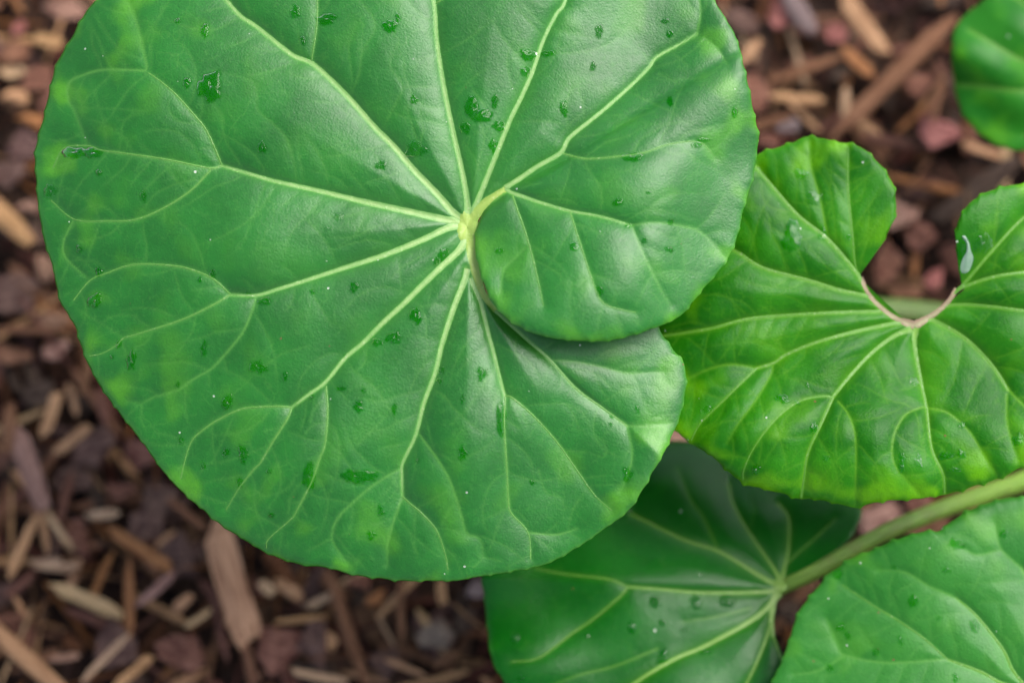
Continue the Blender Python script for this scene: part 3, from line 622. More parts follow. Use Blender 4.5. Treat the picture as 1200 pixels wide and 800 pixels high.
def build_leaf(L, mat, label, NT_, NS, mats, sheetf=None, pet=None):
    m0 = L.margin; n0 = len(m0)
    ii = np.linspace(0, n0 - 1, NT_); m = np.stack([np.interp(ii, np.arange(n0), m0[:, k]) for k in (0, 1)], 1)
    hub = L.hubs(ii, m0)
    # teeth and small wobble along the rim
    tg = np.gradient(m, axis=0); tg /= np.linalg.norm(tg, axis=1)[:, None] + 1e-9
    out = np.stack([tg[:, 1], -tg[:, 0]], 1); sgn = np.sign(((m - hub) * out).sum(1)); sgn[sgn == 0] = 1; sgn = np.sign(blur(np.tile(sgn[:, None], (1, 3)), 6)[:, 1])
    out *= sgn[:, None]
    g_ = np.random.default_rng(int(L.hub[0])); sp_, amp = L.teeth
    pos_ = []; x = 20.0
    while x < n0 - 15: pos_.append(x); x += sp_ * g_.uniform(.7, 1.35)
    tooth = np.zeros(NT_); tip = np.zeros(NT_)
    for p_ in pos_:
        dd = np.abs(ii - p_); a_ = g_.uniform(.6, 1.25); tooth = np.maximum(tooth, a_ * np.clip(1 - dd / 7.0, 0, 1) ** 1.6); tip = np.maximum(tip, np.clip(1 - dd / 3.2, 0, 1))
    m = m + out * (amp * tooth + .35 * np.sin(ii / 9.0 + 1) + .5 * np.sin(ii / 23.0 + L.hub[1]) + .3 * np.sin(ii / 4.1) - .3 * amp)[:, None]
    s_ = np.linspace(0, 1, NS); s_ = .012 + .988 * s_ ** .86
    U = hub[:, None, 0] + (m - hub)[:, None, 0] * s_[None]; V = hub[:, None, 1] + (m - hub)[:, None, 1] * s_[None]
    ln = np.linalg.norm(m - hub, axis=1)[:, None]; de = ln * (1 - s_[None])     # pixels to the rim
    sheet = sheetf(ii, m0) if sheetf else np.zeros(NT_, int)
    names = ['U', 'M', 'L'] if sheetf else ['M']
    h = np.zeros_like(U); mk = np.zeros(U.shape + (4,))
    for k, nm in enumerate(names):
        r_ = np.where(sheet == k)[0]
        if not len(r_): continue
        u, v = U[r_], V[r_]; ra = L.ras[L.sheets[nm]]
        h[r_] = L.height(u, v, nm); mk[r_, :, 0] = L.samp(ra['m'], u, v); mk[r_, :, 2] = L.samp(ra['wet'], u, v)
    curl = 1.1e-3 * np.exp(-de / 5.0)
    if sheetf: curl = curl + (sheet == 0)[:, None] * 0.2e-3 * np.exp(-de / 10.0)
    h = h - curl
    mk[..., 1] = np.clip(np.exp(-de / 1.6) * .8 + tip[:, None] * np.exp(-de / 2.5), 0, 1)
    mk[..., 3] = np.exp(-de / 70.0)
    P = L.pos(U, V, h) - L.c
    # rim: a second, lower edge gives the blade its thickness
    rim = P[:, -1] - L.n * .0006 - ((P[:, -1] - P[:, -3]) * .15)
    verts = np.concatenate([P, rim[:, None]], 1); mk = np.concatenate([mk, mk[:, -1:]], 1)
    n2 = NS + 1
    a = (np.arange(NT_ - 1)[:, None] * n2 + np.arange(n2 - 1)[None]).ravel()
    quads = np.stack([a, a + n2, a + n2 + 1, a + 1], 1)
    me = mesh_np('leaf', verts.reshape(-1, 3), quads, attrs={'mask': mk.reshape(-1, 4)})
    o = link('leaf', me, mat, plant, L.c - CROWN)
    o['label'] = label
    # veins wide enough to stand proud are meshes of their own
    for (od, sh, w0, w1, pts) in L.veins:
        if max(w0, w1) < (2.4 if od == 1 else 3.0) or od > 2: continue
        nm = 'M'
        if sheetf:
            if sh == 'U': nm = 'U'
            elif sh and 'L' in sh: nm = 'L'
        p = spline(pts, 2.5); n = len(p); t_ = np.gradient(p, axis=0); t_ /= np.linalg.norm(t_, axis=1)[:, None]
        nr = np.stack([-t_[:, 1], t_[:, 0]], 1); f = np.linspace(0, 1, n)
        wd = (w0 + (w1 - w0) * f ** .8) * (.80 if od == 1 else .6) * (.72 if L is LD else 1); wd = wd + (6.0 if min(abs(pts[0][0] - L.hub[0]) + abs(pts[0][1] - L.hub[1]), 99) < 14 and od == 1 and L.flare else 0) * np.exp(-np.arange(n) * 2.5 / 11.0); wd = wd * (1 + .05 * np.sin(np.arange(n) * .9 + pts[0][0]))
        offs = np.array([-.56, -.4, -.2, 0, .2, .4, .56]); hh = np.array([-.35, .22, .62, .75, .62, .22, -.35])
        u = p[:, None, 0] + nr[:, None, 0] * wd[:, None] * offs; v = p[:, None, 1] + nr[:, None, 1] * wd[:, None] * offs
        endf = 1 - .9 * smooth(.86, 1, f)
        hz = L.height(u, v, nm) + .00024 * wd[:, None] ** .6 * hh * endf[:, None] * .40
        W = L.pos(u, v, hz) - L.c
        col = np.zeros(W.shape[:2] + (4,)); col[..., 0] = (1 - np.abs(offs) * 1.5)[None] * np.clip(.12 + wd / 9, 0, 1)[:, None]; col[..., 3] = 1
        a = (np.arange(n - 1)[:, None] * 7 + np.arange(6)[None]).ravel()
        vm = mesh_np('vein', W.reshape(-1, 3), np.stack([a, a + 7, a + 8, a + 1], 1), attrs={'mask': col.reshape(-1, 4)})
        mt = mats[1] if max(w0, w1) >= mats[2] else (mats[3] if od == 2 else mats[0])
        link('vein', vm, mt, o)
    if pet is not None:
        pp, r0, r1 = pet
        c = spline(np.array(pp), .004); n = len(c); t_ = np.gradient(c, axis=0); t_ /= np.linalg.norm(t_, axis=1)[:, None]
        ref = np.array([0, 0, 1.0]); sx = np.cross(t_, ref); sx /= np.linalg.norm(sx, axis=1)[:, None] + 1e-9; sy = np.cross(sx, t_)
        K = 16; th = np.arange(K) / K * 2 * np.pi; rr = np.linspace(r0, r1, n)[:, None] * (1 + .08 * np.cos(5 * th) - .16 * np.exp(-((th - np.pi / 2) / .5) ** 2))[None]
        W = c[:, None] + sx[:, None] * (rr * np.cos(th))[..., None] + sy[:, None] * (rr * np.sin(th))[..., None] - L.c
        i, j = np.mgrid[0:n - 1, 0:K]; j2 = (j + 1) % K
        q = np.stack([i * K + j, i * K + j2, (i + 1) * K + j2, (i + 1) * K + j], -1).reshape(-1, 4)
        col = np.zeros((n, K, 4)); col[..., 0] = (np.abs(th - np.pi) / np.pi)[None]; col[..., 1] = np.linspace(0, 1, n)[:, None] * 4; col[..., 3] = 1
        link('petiole', mesh_np('petiole', W.reshape(-1, 3), q, attrs={'mask': col.reshape(-1, 4)}), M_STALK_SHADED if L is LA else M_STALK, o)
    return o

def hub_pad(leaf, L, x, y, rx, ry, mat, rot=0.0, hh=.0007):
    K = 20; th = np.arange(K) / K * 2 * np.pi; fr = np.array([.02, .4, .7, .9, 1.0]); hp = np.array([1, .85, .5, .1, -.35])
    g_ = np.random.default_rng(4); lim = 1 + .05 * np.sin(3 * th + 1)
    a = rx * lim[None] * fr[:, None] * np.cos(th); b = ry * lim[None] * fr[:, None] * np.sin(th)
    u = x + a * math.cos(rot) - b * math.sin(rot); v = y + a * math.sin(rot) + b * math.cos(rot)
    W = L.pos(u, v, L.height(u, v, 'M') + hh * hp[:, None]) - L.c
    i, j = np.mgrid[0:len(fr) - 1, 0:K]; j2 = (j + 1) % K
    col = np.zeros(W.shape[:2] + (4,)); col[..., 0] = np.array([1, .9, .7, .4, .2])[:, None]; col[..., 3] = 1
    link('vein_hub', mesh_np('vein_hub', W.reshape(-1, 3), np.stack([i * K + j, (i + 1) * K + j, (i + 1) * K + j2, i * K + j2], -1).reshape(-1, 4), attrs={'mask': col.reshape(-1, 4)}), mat, leaf)

def P3(u, v, d): return at_depth(np.array(float(u)), np.array(float(v)), d)
root = CROWN + np.array([0, 0, .004])
lA = build_leaf(LA, M_BIG, 'very large round leaf with pale radiating veins and overlapping basal lobes', 1250, 230, (V_PALE, V_HUB, 12.5, V_FINE), A_sheet,
    ([P3(548,266,.906), P3(575,285,.94), P3(700,335,.995), P3(900,364,1.045), P3(1070,366,1.058), P3(1250,400,1.07), root + np.array([-.004, .006, 0])], .0042, .0056))
lB = build_leaf(LB, M_RIGHT, 'vivid green heart-shaped leaf with an open rounded notch and pinkish notch veins', 900, 170, (V_GREEN, V_PINK, 7.5, V_GREEN), None,
    ([P3(1073,384,.934), P3(1090,400,.955), P3(1170,440,1.0), P3(1290,455,1.05), root + np.array([.004, .002, 0])], .0035, .0055))
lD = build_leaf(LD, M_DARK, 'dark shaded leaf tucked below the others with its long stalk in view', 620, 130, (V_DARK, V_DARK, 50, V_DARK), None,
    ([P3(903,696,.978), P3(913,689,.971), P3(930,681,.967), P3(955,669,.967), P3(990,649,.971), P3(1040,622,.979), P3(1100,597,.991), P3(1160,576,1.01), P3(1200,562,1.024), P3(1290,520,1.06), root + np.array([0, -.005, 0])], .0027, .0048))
lE = build_leaf(LE, M_PALE, 'light green leaf with a finely toothed rim crossing in front of the stalk', 620, 120, (V_GREEN, V_GREEN, 50, V_GREEN), None,
    ([P3(1246,836,.936), P3(1270,810,.97), P3(1330,640,1.03), root + np.array([.006, -.004, 0])], .0035, .0055))
lF = build_leaf(LF, M_BACK, 'blurred green leaf alone above the mulch beyond the vivid notched leaf', 300, 70, (V_GREEN, V_GREEN, 50, V_GREEN), None,
    ([P3(1273,64,1.012), P3(1300,120,1.04), P3(1370,340,1.075), root + np.array([.002, .008, 0])], .003, .005))
hub_pad(lA, LA, 547, 266, 13, 20, V_HUB)
hub_pad(lD, LD, 914, 686, 9, 10, V_DARK)
# crown: the short stub all stalks grow from
K = 14; th = np.arange(K) / K * 2 * np.pi; prof = [(.022, -.004), (.021, .004), (.016, .012), (.008, .017), (.001, .018)]
cv = np.array([[(r_ * (1 + .15 * math.sin(3 * t_))) * math.cos(t_), r_ * math.sin(t_), z_] for r_, z_ in prof for t_ in th])
i, j = np.mgrid[0:len(prof) - 1, 0:K]; j2 = (j + 1) % K
link('crown', mesh_np('crown', cv, np.stack([i * K + j, i * K + j2, (i + 1) * K + j2, (i + 1) * K + j], -1).reshape(-1, 4), attrs={'mask': np.ones((len(cv), 4)) * .5}), M_STALK, plant)

# ------------------------------------------------------------------ water drops lying on the leaves
DROP_NEAR = [(100,178,'wide drop at a vein end'),(246,102,'large ragged drop'),(457,31,'squarish drop'),(560,130,'long upper drop'),(421,558,'widest ragged drop'),(362,558,'tall ragged drop'),(587,490,'long narrow drop'),(520,290,'yellow vein hub'),(140,420,'side rim'),(720,270,'overlapping lobe'),(800,140,'outer lobe rim'),(450,640,'lower rim'),(270,340,'side vein fork'),(340,30,'slanting vein fork'),(735,520,'lower lobe end')]
def build_drops(L, where, group, sheetf=None):
    for dr in L.drops:
        sh = dr.get('sheet', 'M')
        if sheetf and sh == 'M':
            # right of the lower lobe's vein the blade sinks: take that sheet there
            if (dr['x'] - 568) * .66 - (dr['y'] - 352) * .75 > 0 and dr['y'] > 400: sh = 'L'
        KA = 40; th_ = np.arange(KA) / KA * 2 * np.pi; lim = drop_rad(dr, th_)
        fr = np.array([0.02, .35, .62, .82, .94, 1.0]); hp = np.array([1, .95, .78, .52, .25, -.12])
        u = dr['x'] + dr['rx'] * (lim[None] * fr[:, None]) * np.cos(th_); v = dr['y'] + dr['ry'] * (lim[None] * fr[:, None]) * np.sin(th_)
        rmin = min(dr['rx'], dr['ry'])
        top = (.00016 + .000055 * rmin) * (0.45 + .55 * dr['k'])
        # a drop seeks its own level: it bridges the relief beneath it
        hb = L.height(u, v, sh); hc = hb[-1].mean()
        hz = hb + top * hp[:, None] * (1 + .25 * np.sin(th_ * 2 + dr['seed'])[None])
        W = L.pos(u, v, hz); base = W[0].mean(0)
        W = (W - base)
        i, j = np.mgrid[0:len(fr) - 1, 0:KA]; j2 = (j + 1) % KA
        q = np.stack([i * KA + j, (i + 1) * KA + j, (i + 1) * KA + j2, i * KA + j2], -1).reshape(-1, 4)
        me = bpy.data.meshes.new('water_drop')
        allv = np.vstack([W.reshape(-1, 3), W[0].mean(0)[None]])
        tri = np.stack([np.full(KA, len(allv) - 1), np.arange(KA), (np.arange(KA) + 1) % KA], 1)
        me = mesh_np('water_drop', allv, q, tri)
        o = link('water_drop', me, M_WATER, None, base)
        if dr['label']: tag(o, dr['label'], 'water drop', group)
        else:
            size = 'tiny' if rmin < 3 else 'small'
            if sheetf:
                wh = min(DROP_NEAR, key=lambda a: (a[0] - dr['x']) ** 2 + (a[1] - dr['y']) ** 2)[2]; where = 'the very large leaf near its ' + wh if 'drop' not in wh else 'the big leaf by the ' + wh
            tag(o, '%s %s water drop on %s' % (size, 'ragged' if dr['jag'] > .2 else 'flat', where), 'water drop', '%s %s water drops on %s' % (size, 'ragged' if dr['jag'] > .2 else 'flat', where))
build_drops(LA, 'the very large leaf with overlapping lobes', 'water drops on the very large leaf', True)
build_drops(LB, 'the vivid leaf with the open notch', 'water drops on the vivid notched leaf')
build_drops(LD, 'the dark leaf below the others', 'water drops on the dark leaf')
build_drops(LE, 'the light green toothed leaf beside the stalk', 'water drops on the light green leaf')

# pale half-transparent crescent sheet on the notch rim of the vivid leaf
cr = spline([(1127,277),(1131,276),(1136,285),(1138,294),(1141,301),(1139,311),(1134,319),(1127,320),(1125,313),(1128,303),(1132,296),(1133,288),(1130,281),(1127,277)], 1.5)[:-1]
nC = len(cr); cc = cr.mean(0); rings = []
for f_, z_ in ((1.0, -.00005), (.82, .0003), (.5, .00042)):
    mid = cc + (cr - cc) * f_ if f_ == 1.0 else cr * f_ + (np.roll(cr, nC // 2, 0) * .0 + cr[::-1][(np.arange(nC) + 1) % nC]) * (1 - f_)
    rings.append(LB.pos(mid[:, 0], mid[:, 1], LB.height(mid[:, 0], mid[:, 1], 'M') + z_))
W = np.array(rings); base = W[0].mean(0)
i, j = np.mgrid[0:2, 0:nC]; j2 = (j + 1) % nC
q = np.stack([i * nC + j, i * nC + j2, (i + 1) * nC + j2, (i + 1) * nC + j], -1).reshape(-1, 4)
T = NT('crescent_pale'); p_ = T.n('ShaderNodeBsdfPrincipled'); tcx = T.n('ShaderNodeTexCoord')
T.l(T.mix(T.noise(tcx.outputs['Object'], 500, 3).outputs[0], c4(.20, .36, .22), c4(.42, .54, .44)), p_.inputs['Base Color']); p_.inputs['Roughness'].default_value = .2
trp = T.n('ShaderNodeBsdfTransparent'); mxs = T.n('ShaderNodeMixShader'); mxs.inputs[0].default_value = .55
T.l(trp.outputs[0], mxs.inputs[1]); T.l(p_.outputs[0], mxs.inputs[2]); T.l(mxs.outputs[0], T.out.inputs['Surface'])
tag(link('pale_crescent', mesh_np('pale_crescent', (W - base).reshape(-1, 3), q), T.m, None, base), 'pale crescent-shaped mark at the notch rim of the vivid leaf', 'smear')

# ------------------------------------------------------------------ mulch
def flake_mesh(seed, name='bark_chip'):
    g_ = np.random.default_rng(seed); K = int(g_.integers(5, 8)); t_ = (np.arange(K) + g_.uniform(-.3, .3, K)) / K * 2 * np.pi
    r_ = g_.uniform(.52, 1.15, K); x, y = r_ * np.cos(t_) * .5, r_ * np.sin(t_) * .5
    rings = [np.stack([x * .93, y * .93, -.5 + g_.uniform(-.1, .1, K)], 1), np.stack([x, y, g_.uniform(-.2, .2, K)], 1), np.stack([x * .95, y * .95, .45 + g_.uniform(-.25, .2, K)], 1),
             np.stack([x * .45, y * .45, .5 + g_.uniform(-.3, .3, K)], 1)]
    v = np.vstack(rings + [np.array([[0, 0, .45]])])
    q = [[r * K + i, r * K + (i + 1) % K, (r + 1) * K + (i + 1) % K, (r + 1) * K + i] for r in range(3) for i in range(K)]
    t = [[3 * K + i, 3 * K + (i + 1) % K, 4 * K] for i in range(K)]
    return v, np.array(q), np.array(t)
def splinter_mesh(seed, name='wood_chip'):
    g_ = np.random.default_rng(seed); K = 6; N = 6
    xs = np.linspace(-.5, .5, N); v = []; bend = g_.uniform(-.35, .35); tw = g_.uniform(-.5, .5); ridge = g_.uniform(.7, 1.15, K)
    ends = [[g_.uniform(-.02, .10) for _ in range(K)] for _ in range(2)]
    for a, x in enumerate(xs):
        e = (.12 + g_.uniform(0, .6)) if a in (0, N - 1) else g_.uniform(.80, 1.06)
        for k in range(K):
            th_ = (k + .5) / K * 2 * math.pi + tw * x
            jx = ends[0][k] if a == 0 else (-ends[1][k] if a == N - 1 else 0)
            v.append((x + jx, .5 * e * ridge[k] * math.cos(th_) + bend * (x * x - .1), .5 * e * ridge[k] * math.sin(th_)))
    v = np.array(v); q = [[a * K + k, a * K + (k + 1) % K, (a + 1) * K + (k + 1) % K, (a + 1) * K + k] for a in range(N - 1) for k in range(K)]
    n = len(v); v = np.vstack([v, v[:K].mean(0), v[-K:].mean(0)])
    t = [[n, (k + 1) % K, k] for k in range(K)] + [[n + 1, (N - 1) * K + k, (N - 1) * K + (k + 1) % K] for k in range(K)]
    return v, np.array(q), np.array(t)
FL = [flake_mesh(100 + i) for i in range(10)]; SPL = [splinter_mesh(200 + i) for i in range(10)]
FLM = [mesh_np('bark_chip', *f, smooth=False) for f in FL]; SPM = [mesh_np('wood_chip', *f, smooth=False) for f in SPL]
for x in FLM: x.materials.append(M_BARK)
for x in SPM: x.materials.append(M_WOOD)

TAN, PALE, ORANGE = (.60, .33, .16), (.68, .45, .25), (.42, .17, .055)
BROWN, RED, PURPLE, DARKB = (.22, .092, .042), (.18, .062, .042), (.092, .042, .037), (.034, .016, .011)
GREY, PINK, ROSE = (.24, .18, .17), (.40, .13, .12), (.42, .23, .165)
KINDN = {TAN: 'tan', PALE: 'pale straw', ORANGE: 'orange brown', BROWN: 'mid brown', RED: 'reddish brown', PURPLE: 'purplish brown', DARKB: 'very dark brown', GREY: 'grey', PINK: 'pinkish red', ROSE: 'dusty pink brown'}
n_chip = [0]
ANCHOR = [(270,680,'broad tan chip under the leaf rim'),(25,765,'long thick tan stick'),(62,662,'bright pale oval chip'),(163,643,'stout orange brown stick'),(205,762,'large reddish flake'),(33,548,'large dusty pinkish chip'),(22,35,'small pink chip'),(12,262,'thick tan chip beside the rim'),(64,374,'dusty pink chip half under the rim'),(407,735,'long straight brown stick'),(505,745,'grey oval flake'),(1045,92,'very long slanting stick'),(1012,28,'thick tan stick ending at the slanting stick'),(977,38,'large pink chip'),(1097,155,'broad pinkish red chip'),(1045,252,'dusty pink flake inside the notch'),(1090,600,'long green stalk'),(325,760,'large reddish flake left of the straight stick'),(130,470,'lower rim of the very large leaf'),(35,140,'upper rim of the very large leaf'),(122,772,'thin pale straight stick'),(27,640,'fan of tan splinters'),(1145,222,'rim of the notched leaf'),(880,90,'lobe of the very large leaf')]
def near_what(u, v): return min(ANCHOR, key=lambda a: (a[0] - u) ** 2 + (a[1] - v) ** 2)[2]
def chip(u, v, ln, wd, ang, col, kind, z, label=None, tilt=.12, thick=None):
    """centre, length and width in photo pixels, turned by ang degrees; lies on the ground at height z"""
    c = on_ground(np.array(float(u)), np.array(float(v)), z); k = (CAM[2] - z) / FPX / math.cos(PITCH)
    n_chip[0] += 1; i_ = n_chip[0]
    me = (SPM if kind == 's' else FLM)[rnd.randrange(10)]
    o = bpy.data.objects.new('wood_splinter' if kind == 's' else 'bark_flake', me); COL.objects.link(o)
    o.location = c
    th_ = thick if thick else (min(wd * .38, 14) if kind == 's' else rnd.uniform(6, 11))
    o.scale = (ln * k * (1.0 if kind == 's' else 1.08), wd * k * (1 if kind == 's' else 1.08), th_ * k)
    o.rotation_euler = Euler((rnd.uniform(-tilt, tilt) * (1.5 if kind == 's' else 1), rnd.uniform(-tilt, tilt) * .7, R(ang)))
    j_ = [rnd.uniform(.86, 1.14) for _ in range(2)]
    o.color = (col[0] * j_[0], col[1] * j_[0] * (.97 + .06 * rnd.random()), col[2] * j_[0] * j_[1], 1)
    nm = KINDN[col]
    if label: tag(o, label, 'wood chip' if kind == 's' else 'bark chip', 'mulch pieces on the ground')
    elif kind == 's':
        sz = 'long' if ln > 60 else 'short'
        wh = near_what(u, v); tag(o, '%s %s wood splinter near the %s' % (sz, nm, wh), 'wood chip', '%s %s wood splinters near the %s' % (sz, nm, wh))
    else:
        sz = 'broad' if ln > 45 else 'small'
        wh = near_what(u, v); tag(o, '%s %s bark flake near the %s' % (sz, nm, wh), 'bark chip', '%s %s bark flakes near the %s' % (sz, nm, wh))
    return o

def inside(poly, x, y):
    p = poly; q = np.roll(p, -1, 0); c = ((p[:, 1] > y) != (q[:, 1] > y)) & (x < (q[:, 0] - p[:, 0]) * (y - p[:, 1]) / (q[:, 1] - p[:, 1] + 1e-9) + p[:, 0])
    return c.sum() % 2 == 1
polys = [L.mpts for L in (LA, LB, LD, LE, LF)]

# the pieces one can pick out in the photograph
HAND = [
 (270,680,165,46,-74,TAN,'s','broad tan wood chip with a blunt end under the lower rim of the big leaf'),
 (25,765,190,24,-41,TAN,'s','long thick tan stick slanting in the mulch beside the pale straw chips'),
 (100,702,92,20,-22,PALE,'s','pale split stick crossing below the bright oval chip'),
 (62,662,58,22,2,PALE,'f','bright pale oval wood chip lying over the fan of tan splinters'),
 (27,640,85,14,68,TAN,'s','tan splinter at the outer side of the splinter fan'),(52,622,55,11,-80,TAN,'s','short middle splinter of the tan splinter fan'),(70,622,55,11,-55,PALE,'s','short pale inner splinter of the splinter fan'),
 (163,643,100,19,-33,ORANGE,'s','stout orange brown stick pointing at the broad tan chip'),
 (152,700,95,14,-87,ORANGE,'s','thin orange brown upright stick left of the broad tan chip'),
 (182,690,62,14,42,ROSE,'s',None),(122,772,80,10,46,PALE,'s','thin pale straight stick beside the reddish flake'),(155,788,64,14,40,TAN,'s',None),
 (205,762,80,46,-24,RED,'f','large reddish brown bark flake below the thin orange stick'),
 (215,706,30,15,42,TAN,'s',None),(232,725,38,9,34,PALE,'s',None),(120,602,42,15,4,PALE,'s','short pale chip lying level beside a reddish flake'),
 (88,625,44,62,10,RED,'f',None),(130,760,66,60,20,PURPLE,'f',None),(200,650,60,50,0,PURPLE,'f',None),(75,770,36,10,8,ROSE,'s',None),(175,615,50,40,30,PURPLE,'f',None),
 (33,548,108,36,-68,ROSE,'s','large dusty pinkish wood chip standing out beside the big leaf'),
 (60,486,62,18,72,TAN,'s',None),(84,516,60,15,40,TAN,'s',None),(102,436,66,14,78,BROWN,'s',None),(120,475,44,16,-75,RED,'s',None),
 (110,525,62,52,15,PURPLE,'f',None),(80,562,66,40,10,PURPLE,'f',None),(45,460,44,40,0,DARKB,'f',None),(165,532,54,42,-20,RED,'f',None),(15,415,48,26,-20,BROWN,'f',None),(65,410,36,22,15,ROSE,'f',None),
 (10,500,16,60,0,BROWN,'s',None),(190,585,48,34,25,PURPLE,'f',None),(140,575,42,26,-10,RED,'f',None),(45,600,40,28,-30,BROWN,'f',None),
 (75,8,60,34,-15,ROSE,'f',None),(22,35,22,24,0,PINK,'f','small pink chip in the mulch off the upper left rim'),(55,48,40,18,-12,TAN,'s',None),(20,62,44,26,20,BROWN,'f',None),(15,85,36,16,-10,PALE,'f',None),(48,92,44,34,30,RED,'f',None),(18,112,46,26,5,TAN,'f',None),(38,140,46,22,-10,ORANGE,'f',None),(30,172,56,42,12,PURPLE,'f',None),(60,120,40,30,50,RED,'f',None),
 (12,262,72,30,-44,TAN,'s','thick tan chip beside the left rim of the big leaf'),(32,242,40,20,15,ROSE,'f',None),(52,310,48,24,-75,ROSE,'f',None),(64,374,40,24,-10,ROSE,'f','dusty pink chip half under the left rim'),(20,345,66,54,20,PURPLE,'f',None),(32,386,84,11,-2,BROWN,'s',None),(10,205,50,40,0,PURPLE,'f',None),
 (407,735,152,18,-71,BROWN,'s','long straight brown stick running out from under the lower rim'),
 (337,690,40,18,-32,TAN,'s',None),(312,688,24,15,-40,PALE,'s',None),(368,748,46,74,0,PURPLE,'f',None),(388,752,20,22,0,TAN,'f',None),(325,760,64,72,-15,RED,'f','large reddish bark flake left of the long straight stick'),
 (505,745,60,36,-4,GREY,'f','grey oval bark flake under the gap between the big and dark leaves'),(450,778,42,42,10,PURPLE,'f',None),(475,782,56,9,-22,TAN,'s',None),(470,715,76,12,-88,BROWN,'s',None),(517,692,36,14,-85,TAN,'s',None),(440,702,32,20,30,ORANGE,'f',None),(375,792,66,12,-10,PALE,'s',None),(505,797,90,11,14,TAN,'s',None),(522,772,36,12,32,BROWN,'s',None),(560,690,34,22,10,GREY,'f',None),(545,730,40,34,0,DARKB,'f',None),(420,680,40,24,10,RED,'f',None),(350,725,60,9,6,TAN,'s',None),
 (1045,92,225,26,46,BROWN,'s','very long tan-brown stick lying aslant between the big and corner leaves'),
 (1012,28,100,23,-57,TAN,'s','thick tan stick ending at the long slanting stick'),(937,12,70,30,-60,GREY,'s','grey weathered wood chip touching the pink chip'),(977,38,36,38,0,PINK,'f','large pink chip in the mulch beside the grey chip'),(1005,72,56,19,-45,ORANGE,'s',None),
 (935,115,66,14,-5,TAN,'s',None),(920,147,36,24,10,GREY,'f',None),(985,85,26,22,0,DARKB,'f',None),(1075,100,44,40,0,RED,'f',None),(1097,155,60,50,-25,PINK,'f','broad pinkish red chip near the corner leaf'),(1150,176,56,13,-20,TAN,'s',None),(910,20,34,44,15,PINK,'f',None),(1012,146,46,11,-32,TAN,'s',None),(1098,118,66,11,75,BROWN,'s',None),(945,80,100,15,20,BROWN,'s',None),(990,120,40,12,85,PALE,'s',None),
 (1045,252,70,38,8,ROSE,'f','dusty pink bark flake seen inside the leaf notch'),(1145,222,130,32,36,DARKB,'s',None),(1040,312,50,54,20,RED,'f',None),(1092,327,26,32,-30,PINK,'f',None),(1062,342,40,14,0,BROWN,'s',None),(1075,280,50,40,40,RED,'f',None),
 (868,25,40,44,10,PURPLE,'f',None),(876,62,50,15,48,TAN,'s',None),(885,112,46,50,0,RED,'f',None),(900,165,44,30,0,RED,'f',None),(795,512,60,40,0,ROSE,'f',None),(1030,606,60,40,20,ROSE,'f',None),(1075,590,44,30,0,RED,'f',None),(925,715,36,44,0,DARKB,'f',None),(1130,590,60,26,10,RED,'f',None),
]
for k, h_ in enumerate(HAND):
    u, v, ln, wd, an, col, kd, lab = h_
    chip(u, v, ln, wd, an, col, kd, .020 + (.005 if kd == 's' else 0) + rnd.uniform(0, .003), lab, .10)
# the rest of the individually built pieces, in the parts of the bed the leaves leave open
fill = 0; cols_f = [BROWN, RED, PURPLE, DARKB, DARKB, DARKB, RED, PURPLE]; cols_s = [TAN, TAN, BROWN, ORANGE, BROWN, PALE, RED, RED, BROWN]
while fill < 200:
    u, v = rnd.uniform(-25, 1225), rnd.uniform(-25, 825)
    if any(inside(p, u, v) for p in polys): continue
    if rnd.random() < .36: chip(u, v, rnd.uniform(34, 88), rnd.uniform(15, 40), rnd.uniform(0, 360), rnd.choice(cols_f), 'f', rnd.uniform(.008, .018), None, .5)
    else: chip(u, v, rnd.uniform(30, 110), rnd.uniform(5, 15), rnd.uniform(0, 360), rnd.choice(cols_s), 's', rnd.uniform(.012, .024), None, .25)
    fill += 1
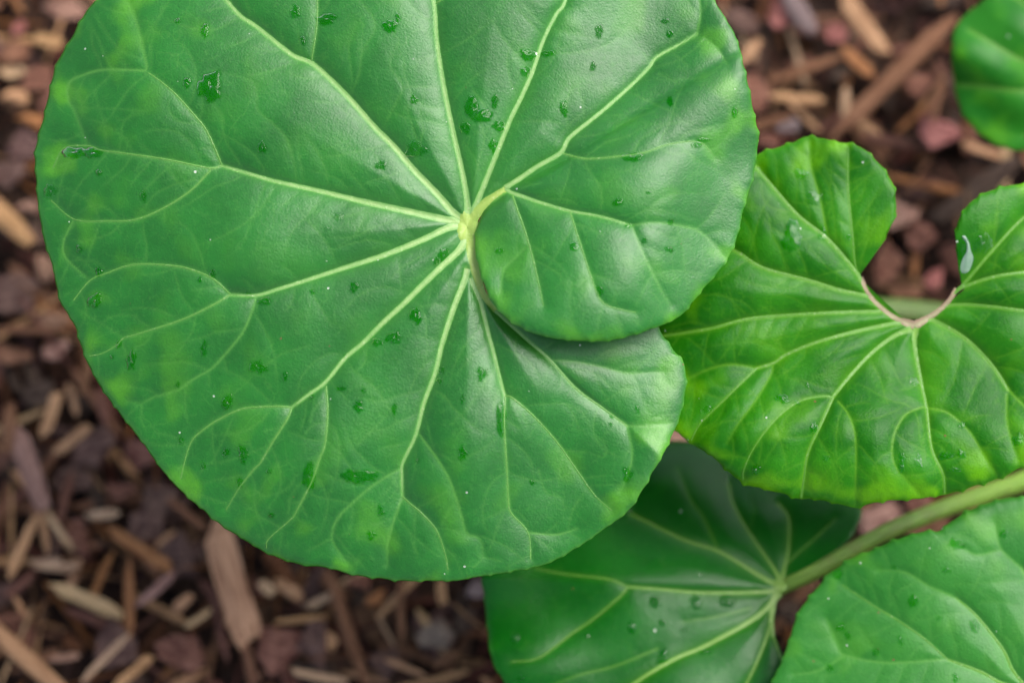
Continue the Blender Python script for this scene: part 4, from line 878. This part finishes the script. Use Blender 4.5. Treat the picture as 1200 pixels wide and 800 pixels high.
# small crumbs and fibres nobody could count
VV, QQ, TT, CC = [], [], [], []; off = 0
pal_f = np.array([BROWN, RED, PURPLE, DARKB, DARKB, RED, PURPLE]); pal_s = np.array([TAN, BROWN, ORANGE, BROWN, RED, RED, PURPLE])
for k in range(14000):
    big_ = rng.random() < .25; fib = (not big_) and rng.random() < .68
    b = FL[k % 10] if big_ else SPL[k % 10]
    x, y = rng.uniform(-.65, .65), rng.uniform(-.5, .55)
    if big_: sc_ = np.array([rng.uniform(.006, .024), rng.uniform(.003, .010), rng.uniform(.001, .003)])
    elif fib: sc_ = np.array([rng.uniform(.012, .045), rng.uniform(.0004, .0013), rng.uniform(.0004, .0012)])
    else: sc_ = np.array([rng.uniform(.008, .032), rng.uniform(.0014, .0042), rng.uniform(.001, .003)])
    M = np.array(Euler((rng.uniform(-.7, .7), rng.uniform(-.45, .45), rng.uniform(0, 6.28))).to_matrix())
    bb = b[0].copy()
    if not big_: bb[:, 1] += (rng.uniform(-8, 8) if fib else rng.uniform(-.8, .8)) * (bb[:, 0] ** 2 - .08)
    v = (bb * sc_) @ M.T + np.array([x, y, rng.uniform(.001, .009) if big_ else (rng.uniform(.006, .026) if fib else rng.uniform(.003, .014))])
    c_ = (pal_f if big_ else pal_s)[rng.integers(0, 7)] * (rng.uniform(.25, .75) if big_ else rng.uniform(.25, .8))
    VV.append(v); QQ.append(b[1] + off); TT.append(b[2] + off); CC.append(np.tile(np.r_[c_, 1], (len(v), 1))); off += len(v)
for k in range(1500):                       # larger shreds lying deeper in the bed
    sp_ = rng.random() < .6; b = SPL[k % 10] if sp_ else FL[k % 10]
    sc_ = np.array([rng.uniform(.018, .045), rng.uniform(.002, .008), rng.uniform(.0015, .004)]) if sp_ else np.array([rng.uniform(.014, .03), rng.uniform(.008, .018), rng.uniform(.0015, .004)])
    M = np.array(Euler((rng.uniform(-.5, .5), rng.uniform(-.3, .3), rng.uniform(0, 6.28))).to_matrix())
    v = (b[0] * sc_) @ M.T + np.array([rng.uniform(-.65, .65), rng.uniform(-.5, .55), rng.uniform(.005, .014)])
    c_ = (pal_s if sp_ else pal_f)[rng.integers(0, 7)] * rng.uniform(.22, .75)
    VV.append(v); QQ.append(b[1] + off); TT.append(b[2] + off); CC.append(np.tile(np.r_[c_, 1], (len(v), 1))); off += len(v)
me = mesh_np('mulch_crumbs', np.vstack(VV), np.vstack(QQ), np.vstack(TT), smooth=False, attrs={'mask': np.vstack(CC)})
tag(link('mulch_crumbs', me, M_CRUMB), 'fine brown bark crumbs and wood fibres covering the soil', 'mulch', kind='stuff')
